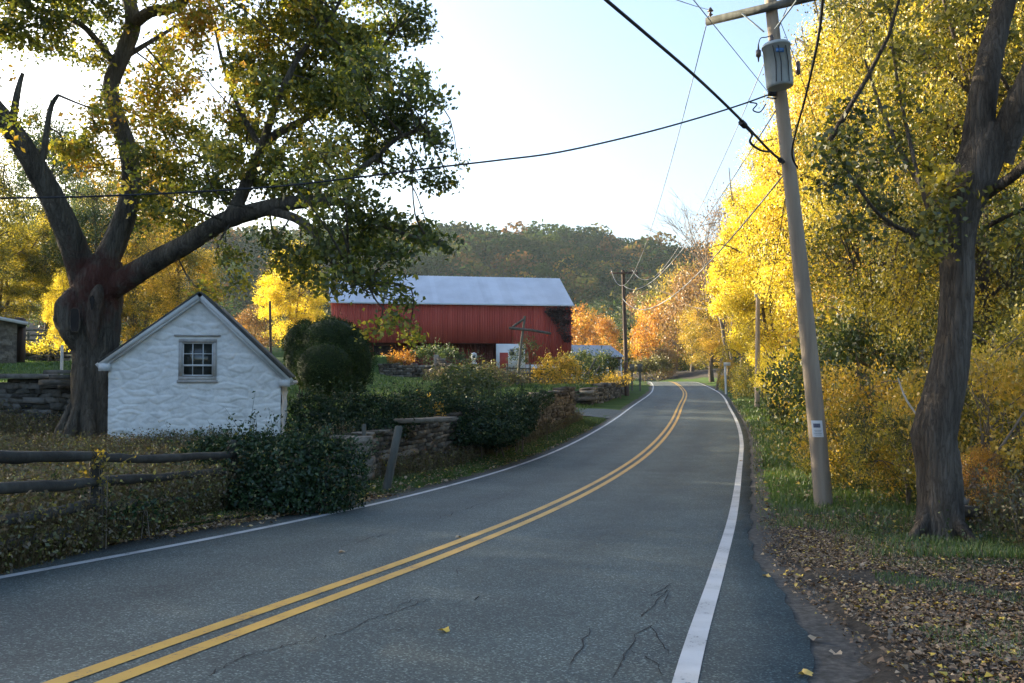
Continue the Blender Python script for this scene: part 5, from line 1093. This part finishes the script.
# ------------------------------------------------------------------ bushes of the right bank
BG = 'bushes of the right bank'
for a in [
 ('bush', 842, 19, 400, 30, 'lime_leaf', 'golden bush right behind the base of the leaning pole'),
 ('bush2', 872, 17.5, 350, 42, 'gold_leaf', 'tall golden bush between leaning pole and forked trunk'),
 ('bush', 905, 15.5, 380, 38, 'lime_leaf', 'green gold bush touching the left of the forked trunk'),
 ('bush2', 860, 23, 300, 52, 'green_leaf', 'high green gold thicket behind the tall golden bush'),
 ('bush2', 985, 14.5, 330, 48, 'gold_leaf', 'orange gold bush right of the forked trunk'),
 ('bush', 1025, 16, 300, 46, 'lime_leaf', 'green gold bush at the right edge'),
 ('bush2', 900, 26, 250, 60, 'lime_leaf', 'golden thicket deep behind the forked trunk'),
 ('bush', 972, 13.4, 440, 26, 'orange_leaf', 'low orange brown shrub at the right foot of the forked trunk'),
 ('bush', 824, 30, 345, 34, 'gold_leaf', 'gold bush on the left of the leaning pole'),
 ('bush2', 812, 38, 345, 32, 'yellow_leaf', 'yellow bush between the two right hand poles'),
 ('bush', 786, 50, 345, 26, 'yellow_leaf', 'yellow bush at the foot of the short bank pole'),
 ('bush2', 762, 62, 345, 24, 'lime_leaf', 'lime bush leaning out left of the short bank pole'),
 ('bush', 732, 82, 358, 18, 'gold_leaf', 'gold bush behind the slim white marker post'),
 ('bush2', 830, 45, 320, 40, 'yellow_leaf', 'bright yellow thicket behind the leaning pole'),
 ('bush', 1010, 22, 260, 60, 'gold_leaf', 'high gold thicket behind the right edge bush'),
 ('bush', 950, 20, 300, 50, 'green_leaf', 'green gold thicket directly behind the forked trunk'),
]: tree_at(a[0], 'bush', *a[1:], cat='bush', group=BG, bark='twig')
# pale dead sticks and slanting stems in the thicket
for (p, q, r, lab) in (((925, 425, 12.6), (898, 378, 12.9), .014, 'pale broken stick leaning against the forked trunk'), ((968, 490, 13.6), (1035, 395, 13.2), .018, 'thick slanting stem crossing right of the forked trunk')):
    a = P(*p); b = P(*q); tag(Acc().tube([a, (a + b) / 2 + rng.normal(0, .04, 3), b], [r * 1.2, r, r * .7], 7, closed_sub=4).build('dead_branch', M['pale_twig' if r < .016 else 'twig']), lab, 'branch')
a_ = Acc(); q = P(958, 505, 12.9)
for k in range(9): a_.box(q + [rng.uniform(-.3, 1.4), rng.uniform(-.2, .4), rng.uniform(-.18, .02)], rng.uniform(.15, .38, 3) * [1.4, 1, .6], None, float(rng.uniform(.3, 1)), .15)
tag(a_.build('rock_pile', M['stone']), 'tumbled pale rocks behind the right foot of the forked trunk', 'rocks')

# ------------------------------------------------------------------ left side shrubs, hedge, topiary
def L_(px, py, Y, rx, ry, rd=None): s = Y / 900; return (P(px, py, Y), np.array([rx * s, (rd if rd else rx) * s, ry * s]))
tp = leafblob('topiary', [L_(331, 341, 34, 31, 23), L_(303, 345, 34.5, 20, 24), L_(353, 362, 33.5, 21, 30), L_(325, 368, 32.5, 30, 27), L_(300, 362, 34, 16, 22), L_(345, 385, 33, 20, 14), L_(328, 358, 34.3, 34, 36), L_(350, 345, 34.2, 16, 18)], .055, 5.5, 'box_leaf', 'dark clipped evergreen with rounded lobes on the lawn', 'evergreen shrub', shell=.88, val=(.5, .22), stems=6, sprigs=2.5)
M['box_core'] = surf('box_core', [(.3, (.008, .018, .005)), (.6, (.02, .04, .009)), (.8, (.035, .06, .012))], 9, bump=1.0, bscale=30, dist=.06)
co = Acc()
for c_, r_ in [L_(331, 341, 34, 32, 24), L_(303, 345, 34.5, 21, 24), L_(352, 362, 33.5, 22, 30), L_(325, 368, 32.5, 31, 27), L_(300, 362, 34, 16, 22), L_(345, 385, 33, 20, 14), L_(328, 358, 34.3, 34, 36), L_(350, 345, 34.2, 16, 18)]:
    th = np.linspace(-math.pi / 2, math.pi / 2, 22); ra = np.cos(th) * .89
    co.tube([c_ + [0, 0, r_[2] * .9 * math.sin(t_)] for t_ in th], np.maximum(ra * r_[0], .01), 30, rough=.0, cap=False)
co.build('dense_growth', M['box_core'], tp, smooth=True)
leafblob('ivy_thicket', [L_(205, 470, 15.2, 30, 28), L_(240, 472, 15, 36, 36), L_(285, 477, 14.8, 40, 40), L_(325, 482, 15, 34, 42), L_(350, 478, 15.6, 18, 38), L_(265, 500, 14.4, 40, 25), L_(300, 502, 14.8, 42, 24), L_(218, 450, 15.4, 18, 14), L_(190, 462, 15.6, 16, 12), L_(258, 441, 15.6, 26, 9), L_(310, 446, 15.4, 30, 10)], .075, 4.2, 'ivy_leaf', 'dark ivy heaped over the fence in front of the springhouse corner', 'ivy', stems=30, val=(.4, .24), shell=.6)
leafblob('hedge', [L_(312, 410, 24, 22, 16), L_(342, 412, 23.5, 26, 18), L_(372, 414, 23.5, 28, 18), L_(400, 416, 23.8, 24, 18), L_(330, 425, 23, 40, 14), L_(375, 430, 22.6, 36, 14), L_(410, 407, 25, 24, 15), L_(434, 404, 26.5, 22, 14)], .08, 5, 'ivy_leaf', 'dark leafy hedge between topiary and broken wall', 'hedge', stems=14, val=(.38, .22), shell=.65)
leafblob('hedge', [L_(470, 416, 28, 40, 19), L_(505, 413, 30, 30, 18), L_(522, 408, 31, 18, 14), L_(440, 414, 27, 26, 16), L_(480, 430, 27, 40, 14), L_(500, 425, 28.5, 30, 16), L_(525, 414, 30, 14, 16), L_(455, 436, 26.5, 26, 10), L_(495, 436, 28, 26, 12), L_(522, 424, 30, 14, 12), L_(418, 422, 25.5, 18, 9), L_(545, 398, 34, 10, 8)], .085, 5, 'ivy_leaf', 'dark blue green hedge trailing over the roadside wall', 'hedge', stems=16, val=(.45, .22), shell=.65)
leafblob('shrub', [L_(465, 384, 33, 24, 20), L_(478, 392, 32, 22, 16), L_(450, 392, 33, 18, 12)], .1, 3.5, 'green_leaf', 'taller green shrub behind the trailing hedge', 'shrub', stems=10, val=(.35, .25), shell=.5)
leafblob('flower_shrub', [L_(434, 414, 26, 12, 7), L_(425, 412, 26, 6, 5)], .08, .9, 'gold_leaf', 'small yellow leaved spray in front of the hedge', 'shrub', stems=5, val=(.75, .2), shell=.4)
leafblob('shrub', [L_(560, 372, 64, 16, 14), L_(545, 378, 62, 14, 10), L_(573, 376, 66, 10, 10)], .17, 2.2, 'gold_leaf', 'sunlit golden shrub below the right end of the barn', 'shrub', stems=8, val=(.5, .3), shell=.4)
leafblob('shrub', [L_(588, 374, 68, 16, 12), L_(604, 368, 72, 14, 12), L_(580, 364, 74, 14, 9)], .17, 2.6, 'green_leaf', 'dark green brush before the low outbuilding', 'shrub', stems=6, val=(.4, .3), shell=.4)
leafblob('shrub', [L_(405, 362, 80, 9, 6), L_(388, 363, 80, 7, 5)], .17, 1.1, 'orange_leaf', 'small orange shrub before the dark barn opening', 'shrub', stems=4, val=(.35, .2), shell=.4)
leafblob('shrub', [L_(432, 357, 80, 16, 9), L_(450, 360, 78, 12, 8)], .17, 1.1, 'green_leaf', 'grey green shrub behind the lawn wall', 'shrub', stems=4, val=(.4, .2), shell=.4)
leafblob('shrub', [L_(480, 376, 60, 22, 9), L_(500, 382, 56, 16, 8)], .15, 1.0, 'weed', 'brown green brush under the white ornament', 'shrub', stems=6, val=(.5, .25), shell=.4)
leafblob('shrub', [L_(620, 382, 70, 14, 6), L_(600, 384, 68, 14, 5)], .12, .8, 'gold_leaf', 'sunlit yellow weeds on top of the far roadside wall', 'shrub', stems=6, val=(.5, .3), shell=.3)
leafblob('shrub', [L_(528, 352, 63, 10, 10), L_(517, 362, 62, 8, 7)], .13, .5, 'green_leaf', 'wispy shrub tangled round the frame pole', 'shrub', stems=6, val=(.4, .3), shell=.3)
leafblob('shrub', [L_(645, 372, 110, 12, 9), L_(658, 370, 120, 12, 10)], .25, 1.1, 'weed', 'brown scrub left of the road crest', 'shrub', stems=4, val=(.5, .25), shell=.3)
leafblob('shrub', [L_(50, 350, 42, 16, 5), L_(36, 351, 43, 10, 4)], .12, 1.0, 'yellow_leaf', 'bright yellow scrub below the distant rail fence', 'shrub', stems=4, val=(.5, .3), shell=.3)
leafblob('vine_spray', [L_(100, 462, 10.3, 10, 9), L_(92, 475, 10.3, 14, 12), L_(108, 475, 10.3, 10, 16), L_(98, 495, 10.3, 8, 14)], .055, .8, 'gold_leaf', 'yellow green vine climbing the left fence post', 'vine', stems=5, val=(.32, .2), shell=.3)
leafblob('ground_ivy', [L_(110, 515, 10.6, 26, 16), L_(145, 512, 11.2, 24, 14), L_(70, 500, 10.4, 22, 12)], .06, .8, 'ivy_leaf', 'broad leaved green plants at the foot of the fence', 'plant', stems=5, val=(.6, .25), shell=.4)
leafblob('shrub', [L_(915, 555, 11.2, 50, 12), L_(985, 560, 11, 40, 16), L_(1030, 565, 10.6, 30, 20), L_(880, 535, 12.5, 28, 10)], .055, 2.0, 'green_leaf', 'low dark green plants at the foot of the forked trunk', 'plant', stems=10, val=(.5, .3), shell=.3)

# ------------------------------------------------------------------ weeds (uncountable)
def weeds(n, sampler, hgt, leafn, matn, name, label, ls=.05, g=rng):
    st = Acc(); x, y = sampler(n); z = H(x, y)
    ok = z < 90; x, y, z = x[ok], y[ok], z[ok]; n = len(x)
    h = hgt * g.uniform(.4, 1.15, n); lx = g.normal(0, .22, n) * h; ly = g.normal(0, .22, n) * h; w = g.uniform(.003, .007, n)
    b = np.stack([x, y, z - .02], 1); t = b + np.stack([lx, ly, h], 1); m_ = (b + t) / 2 + np.stack([-lx * .15, -ly * .15, h * .06], 1)
    V = np.stack([b + np.stack([w, 0 * w, 0 * w], 1), b - np.stack([w, 0 * w, 0 * w], 1), m_ - np.stack([w * .8, 0 * w, 0 * w], 1), m_ + np.stack([w * .8, 0 * w, 0 * w], 1), t], 1).reshape(-1, 3)
    i = np.arange(n)[:, None] * 5; v = np.clip(g.normal(.3, .2, n), 0, 1)
    st.add(V, np.hstack([i, i + 1, i + 2, i + 3]), v); st.Q.append(np.hstack([i + 3, i + 2, i + 4, -np.ones_like(i)])); st.A.append(v)
    k = np.repeat(np.arange(n), leafn); f = g.uniform(.15, 1, len(k))[:, None]; cen = b[k] + (t[k] - b[k]) * f + g.normal(0, .045, (len(k), 3))
    leaves(st, cen, ls, np.clip(g.normal(.45, .25, len(k)), 0, 1), g)
    return tag(st.build(name, M[matn]), label, kind='stuff')
def samp_left(n):
    t = rng.uniform(-3.5, 6.2, n); dd = rng.exponential(1.6, n) - .12; p_ = A[:2] + D * t[:, None] + np.array([-D[1], D[0]]) * dd[:, None]
    u = (p_ - cL) @ gd; v = (p_ - cL) @ rd; k = ~((u > -.1) & (u < Wd + .1) & (v > -.05)) & (np.hypot(p_[:, 0] - ob_[0], p_[:, 1] - ob_[1]) > .9) & (dd < 8); return p_[k, 0], p_[k, 1]
weeds(14000, samp_left, .7, 12, 'weed', 'weeds', 'brown and green weeds tangled through the left fence')
def samp_sh(n):
    u = rng.uniform(-2.5, Wd + .3, n); v = -rng.exponential(.9, n) - .08; p_ = cL + gd * u[:, None] + rd * v[:, None]; return p_[:, 0], p_[:, 1]
weeds(2500, samp_sh, .5, 12, 'weed', 'weeds', 'thin weeds against the springhouse wall')
def samp_left2(n): s = rng.uniform(6, 14, n); o = -rng.uniform(4.8, 5.9, n); x, y, _ = road(s, o); return x, y
weeds(1500, samp_left2, .55, 8, 'weed', 'weeds', 'brown weeds below the ivy thicket')
def samp_right(n): s = rng.uniform(4.5, 16, n); o = rng.uniform(6.4, 12, n); x, y, _ = road(s, o); return x, y
weeds(5000, samp_right, .85, 10, 'weed', 'weeds', 'dry brush and weeds along the right thicket', .06)
def samp_r2(n): s = rng.uniform(14, 70, n); o = rng.uniform(6.2, 11, n); x, y, _ = road(s, o); return x, y
weeds(5000, samp_r2, .9, 10, 'gold_leaf', 'weeds', 'yellow brush on the far right bank', .11)
def samp_w(n): s = rng.uniform(14, 40, n); o = -rng.uniform(4.5, 4.95, n); x, y, _ = road(s, o); return x, y
weeds(2200, samp_w, .5, 8, 'weed', 'weeds', 'withered creepers at the foot of the roadside wall', .06)
def samp_bf(n): x = rng.uniform(-6, 12, n); y = rng.uniform(60, 84, n); k = ((x < .04 * y - 1.2) | (y > 74)) & (road_near(x, y)[1] < -7); return x[k], y[k]
weeds(4500, samp_bf, .95, 9, 'weed', 'weeds', 'tall brown weeds before the barn', .15)
def samp_tw(n): x = rng.uniform(-16, -9.6, n); y = rng.uniform(22.2, 23.6, n); return x, y
weeds(1800, samp_tw, .6, 9, 'weed', 'weeds', 'brown weeds below the terrace wall', .06)

# ------------------------------------------------------------------ grass and fallen leaves
def grass(n, sampler, hgt, w, name, label, matn='grass', val=(.45, .22), g=rng):
    x, y = sampler(n); n = len(x); z = H(x, y); d = np.hypot(x, y); sc_ = np.clip(d / 18, .7, 4); h = hgt * g.uniform(.4, 1.3, n) * np.clip(sc_ ** .3, .9, 1.5); ww = w * sc_ * g.uniform(.6, 1.3, n)
    a = g.uniform(0, 2 * math.pi, n); lean = g.uniform(.1, .8, n) * h; c, s = np.cos(a), np.sin(a); b = np.stack([x, y, z - .01], 1); side = np.stack([-s * ww, c * ww, 0 * s], 1)
    t = b + np.stack([c * lean, s * lean, h], 1); m_ = b + np.stack([c * lean * .35, s * lean * .35, h * .6], 1)
    V = np.stack([b - side, b + side, m_ + side * .7, m_ - side * .7, t], 1).reshape(-1, 3); i = np.arange(n)[:, None] * 5; v = np.clip(g.normal(*val, n) + wob(x, y, .8, 2) * .12, 0, 1)
    ac = Acc(); ac.add(V, np.hstack([i, i + 1, i + 2, i + 3]), v); ac.Q.append(np.hstack([i + 3, i + 2, i + 4, -np.ones_like(i)])); ac.A.append(v)
    return tag(ac.build(name, M[matn]), label, kind='stuff')
def sR(n): s = rng.uniform(0, 1, n) ** 1.3 * 68 + 5.2; o = 3.5 + rng.uniform(0, 1, n) ** .8 * np.interp(s, [4, 10, 30, 70], [2.5, 4.5, 5, 6]); k = (s > 8) | (o > 4.4 + rng.uniform(0, 1.5, n)); x, y, _ = road(s[k], o[k]); return x, y
grass(90000, sR, .13, .006, 'grass', 'green verge grass right of the road')
def sR2(n): s = rng.uniform(-4, 6, n); o = rng.uniform(4.6, 8.5, n); x, y, _ = road(s, o); k = wob(x, y, 2.1, 4) > rng.normal(.1, .2, n); return x[k], y[k]
grass(60000, sR2, .055, .005, 'grass', 'short grass patches among fallen leaves on the right', val=(.35, .2))
def sLv(n): s = rng.uniform(0, 1, n) ** 1.2 * 38 + 3.5; o = -(3.45 + rng.uniform(0, 1, n) * 1.7 * np.interp(s, [3, 8], [.7, 1])); x, y, _ = road(s, o); return x, y
grass(60000, sLv, .07, .006, 'grass', 'grass verge between left edge line and stone wall', val=(.35, .25))
def sLawn(n): x = rng.uniform(-12, 9, n); y = 24 + 55 * rng.uniform(0, 1, n) ** 1.3; s, o, _ = road_near(x, y); k = (o < -5.4); return x[k], y[k]
grass(90000, sLawn, .09, .008, 'grass', 'mown lawn around the topiary and barn approach', val=(.5, .18))
def sLl(n): x = rng.uniform(-26, -10, n); y = rng.uniform(24.3, 46, n); return x, y
grass(50000, sLl, .07, .008, 'grass', 'lawn of the upper terrace left of the oak', val=(.45, .18))
def litter(n, sampler, ls, name, label, lift=.012, val=(.5, .3)):
    x, y = sampler(n); n = len(x); z = H(x, y); s_, o_, zr = road_near(x, y); z = np.where((o_ < redge(s_) + .02) & (o_ > ledge(s_) - .02), np.maximum(z, zr + .006), np.where((o_ < redge(s_) + .6) & (o_ > ledge(s_) - .5), np.maximum(z, zr - .01), z))
    cen = np.stack([x, y, z + lift], 1); up = np.tile([0, 0, 2.2], (n, 1)); ac = Acc(); leaves(ac, cen, ls * rng.gamma(12, 1 / 12, n), np.clip(rng.normal(*val, n), 0, 1), rng, out=up, aspect=.75, fold=.5)
    return tag(ac.build(name, M['litter']), label, kind='stuff')
def lR(n):
    s = rng.uniform(-5.5, 9.5, n); o = 3.6 + rng.gamma(2.2, .95, n); o = o + np.interp(s, [-5, 1, 3, 6], [.5, .5, .15, -.1]); x, y, _ = road(s, o); k = (wob(x, y, 1.3) > rng.normal(-.6, .5, n)) & (o < 10); return x[k], y[k]
litter(85000, lR, .034, 'fallen_leaves', 'brown fallen leaves beside the right shoulder')
def lL(n): s = rng.uniform(-7, 11, n); o = -(rng.normal(.05, .2, n) + np.interp(s, [-7, 0, 5, 9, 11], [4.45, 4.2, 4.0, 3.75, 3.7])); x, y, _ = road(s, o); return x, y
litter(11000, lL, .05, 'fallen_leaves', 'pale fallen leaves along the left road edge', val=(.6, .28))
def lG(n): s = rng.uniform(4, 36, n); o = -rng.uniform(3.4, 5.0, n); x, y, _ = road(s, o); return x, y
litter(2600, lG, .06, 'fallen_leaves', 'scattered leaves in the left grass verge', .04, val=(.7, .25))
def lG2(n): s = rng.uniform(8, 60, n); o = rng.uniform(3.5, 8, n); x, y, _ = road(s, o); return x, y
litter(3000, lG2, .07, 'fallen_leaves', 'scattered leaves in the right grass verge', .05, val=(.7, .25))
# single leaves lying on the asphalt
for k, (px, py, v) in enumerate([(444, 632, 1.0), (342, 553, .9), (458, 538, .9), (800, 577, 1.0), (766, 577, .98), (250, 527, .95), (262, 524, .9), (655, 407, .9), (741, 461, .85), (824, 588, .9), (836, 655, .9), (815, 640, .85), (872, 655, .9), (806, 676, .98)]):
    Y = 6.0
    for _ in range(40):
        c = P(px, py, Y); hh = Hp(c[0], c[1]); s1, o1, zr1 = road_near([c[0]], [c[1]]); hh = max(hh, float(zr1[0])) if abs(o1[0]) < 4.6 else hh; Y = float(np.clip(Y * (ZC - hh) / max(ZC - c[2], .01), 2.5, 80))
    c = P(px, py, Y); ac = Acc(); a0_ = rng.uniform(0, 6.28); nn_ = 14; an = np.arange(nn_) / nn_ * 2 * math.pi; rr_ = .036 * (1 + .28 * np.cos(an * 5 + 1) + rng.normal(0, .08, nn_)) * np.where(np.arange(nn_) % 7 == 0, .75, 1)
    Vl = np.stack([c[0] + rr_ * np.cos(an) * 1.15 * math.cos(a0_) - rr_ * np.sin(an) * math.sin(a0_), c[1] + rr_ * np.cos(an) * 1.15 * math.sin(a0_) + rr_ * np.sin(an) * math.cos(a0_), hh + .008 + .022 * np.sin(an) ** 2 + .006 * np.cos(an * 3)], 1); ac.add(np.vstack([Vl, [[c[0], c[1], hh + .01]]]), [(i_, (i_ + 1) % nn_, nn_) for i_ in range(nn_)], v)
    side = 'curled leaf lying on the asphalt' ; tag(ac.build('fallen_leaf', M['litter']), ['cream curled leaf in the middle of the near lane', 'tan leaf on the far lane before the yellow lines', 'small leaf lying on the left yellow stripe', 'orange yellow leaf on the right shoulder edge', 'tiny yellow leaf on the right shoulder asphalt', 'pale leaf beside the left white line', 'tan leaf beside the pale one at the left white line', 'leaf far down the road near the lit band', 'leaf by the right white line far ahead', 'pale leaf at the dirt edge of the shoulder', 'pale curled leaf on the dirt right of the shoulder', 'small leaf on the dirt beside the shoulder edge', 'broad pale leaf among the dirt at lower right', 'yellowish leaf at the bottom of the shoulder edge'][k], 'leaf')

# ------------------------------------------------------------------ far wooded ridge and the unseen left wood added to shade the foreground
def forest(name, pos, scale, ls, per, label, g, matn='hill_leaf', base=.45):
    n = len(pos); d = g.normal(size=(per, 3)); d /= np.linalg.norm(d, axis=1)[:, None]; ac = Acc()
    for i0 in range(0, n, 200):
        p = pos[i0:i0 + 200]; m_ = len(p); sc_ = scale[i0:i0 + 200]
        dd = g.normal(size=(m_, per, 3)); dd /= np.linalg.norm(dd, axis=2)[..., None]; dd[..., 2] = np.abs(dd[..., 2]) * 1.15 - .35
        ph = g.uniform(0, 6, (m_, 1, 3)); bump = 1 + .18 * np.sin(dd[..., 0] * 4 + ph[..., 0]) * np.cos(dd[..., 1] * 4 + ph[..., 1])
        cen = p[:, None] + dd * (sc_[:, None, None] * bump[..., None] * (g.uniform(.75, 1.05, (m_, per))[..., None])) * np.array([1, 1, 1.1]) + np.array([0, 0, 1.0]) * (sc_[:, None, None] * .9)
        sp = g.choice([.1, .3, .4, .5, .62, .72, .8, .95], (m_, 1), p=[.12, .2, .17, .13, .12, .11, .1, .05]); v = np.clip(sp + g.normal(0, .07, (m_, per)), 0, 1).ravel()
        leaves(ac, cen.reshape(-1, 3), (np.repeat(sc_ * np.clip(np.hypot(p[:, 0], p[:, 1]) / 430, .5, 1.0), per) * ls), v, g, out=dd.reshape(-1, 3) * .8, aspect=.8)
    return tag(ac.build(name, M[matn]), label, kind='stuff')
g = np.random.default_rng(77)
nf = 2900; b = np.where(g.uniform(0, 1, nf) < .82, g.uniform(-.42, .33, nf), g.uniform(-1.1, .8, nf)); d = np.sqrt(g.uniform(200 ** 2, 625 ** 2, nf)); d = np.where(g.uniform(0, 1, nf) < .12, g.uniform(560, 610, nf), d)
y = d / np.sqrt(1 + b * b); x = b * y; s1, o1, _ = road_near(x, y); k = (np.abs(o1) > 12); x, y, d = x[k], y[k], d[k]
pos = np.stack([x, y, H(x, y) - .5], 1); forest('forest', pos, g.gamma(16, .33, len(pos)) + 1.0, .25, 150, 'dim autumn forest covering the long ridge', g)
nf = 120; t = g.uniform(0, 1, nf)
x = -31 - 26 * g.uniform(0, 1, nf) ** .8 - 3 * t; y = -14 + 72 * t; k = (x < -.66 * y - 6) & ((y < 40) | (g.uniform(0, 1, nf) < .3)); x, y = x[k], y[k]; x = np.r_[x, -40, -42, -47, -39]; y = np.r_[y, 51, 45, 52, 43]; pos = np.stack([x, y, H(x, y) + 1.6], 1)  # out-of-view crowns; the last, tall ones are added to shade the right thicket
forest('shade_woods', pos, np.where(np.arange(len(pos)) >= len(pos) - 4, 8.3, np.where(pos[:, 1] < 27, g.uniform(4.2, 7.2, len(pos)), np.where(pos[:, 1] < 38, g.uniform(5.4, 8.6, len(pos)), g.uniform(2.6, 4.2, len(pos))))), .13, 1000, 'unseen wood left of the view, added to shade the foreground', g)
# ------------------------------------------------------------------ valley haze
hz = Acc().box((0, 330, 62), (1500, 1100, 190)); hm = bpy.data.materials.new('haze'); hm.use_nodes = True; hn = hm.node_tree; hn.nodes.clear(); ho_ = hn.nodes.new('ShaderNodeOutputMaterial')
pv = hn.nodes.new('ShaderNodeVolumePrincipled'); pv.inputs['Color'].default_value = (.75, .88, 1, 1); pv.inputs['Density'].default_value = .0001; pv.inputs['Anisotropy'].default_value = .2; hn.links.new(pv.outputs[0], ho_.inputs['Volume'])
tag(hz.build('haze', hm), 'thin bluish haze over the valley and the ridge', kind='stuff')
# ------------------------------------------------------------------ light, sky, camera
AZ, EL = -60.0, 13.0
w = bpy.data.worlds.new('World'); sc.world = w; w.use_nodes = True; nt = w.node_tree
sk = nt.nodes.new('ShaderNodeTexSky'); sk.sky_type = 'NISHITA'; sk.sun_disc = False; sk.sun_elevation = R(EL); sk.sun_rotation = R(AZ); sk.air_density = 1.0; sk.dust_density = 4.0; sk.ozone_density = 1.5
tn = nt.nodes.new('ShaderNodeMix'); tn.data_type = 'RGBA'; tn.blend_type = 'MULTIPLY'; tn.inputs[0].default_value = 1; tn.inputs[7].default_value = (.92, .985, 1.1, 1); nt.links.new(sk.outputs[0], tn.inputs[6]); nt.links.new(tn.outputs[2], nt.nodes['Background'].inputs[0]); nt.nodes['Background'].inputs[1].default_value = .115
sl = bpy.data.lights.new('sun', 'SUN'); sl.energy = 5.0; sl.angle = R(.53); sl.color = (1, .87, .64)
so = bpy.data.objects.new('sun', sl); C.objects.link(so); sv = Vector((math.sin(R(AZ)) * math.cos(R(EL)), math.cos(R(AZ)) * math.cos(R(EL)), math.sin(R(EL))))
so.rotation_euler = sv.to_track_quat('Z', 'Y').to_euler(); so.location = (-20, 10, 30)
cd = bpy.data.cameras.new('camera'); cam = bpy.data.objects.new('camera', cd); C.objects.link(cam); sc.camera = cam
cam.location = (0, 0, ZC); cam.rotation_euler = (math.pi / 2 + PITCH, 0, 0); cd.sensor_width = 36; cd.lens = F / 1024 * 36; cd.clip_start = .05; cd.clip_end = 6000
vs = sc.view_settings; vs.view_transform = 'Standard'; vs.look = 'None'; vs.gamma = 1; vs.exposure = 2.15; vs.use_curve_mapping = False
sc.cycles.max_bounces = 6; sc.cycles.diffuse_bounces = 3; sc.cycles.transmission_bounces = 4; sc.cycles.transparent_max_bounces = 4; sc.cycles.use_denoising = True
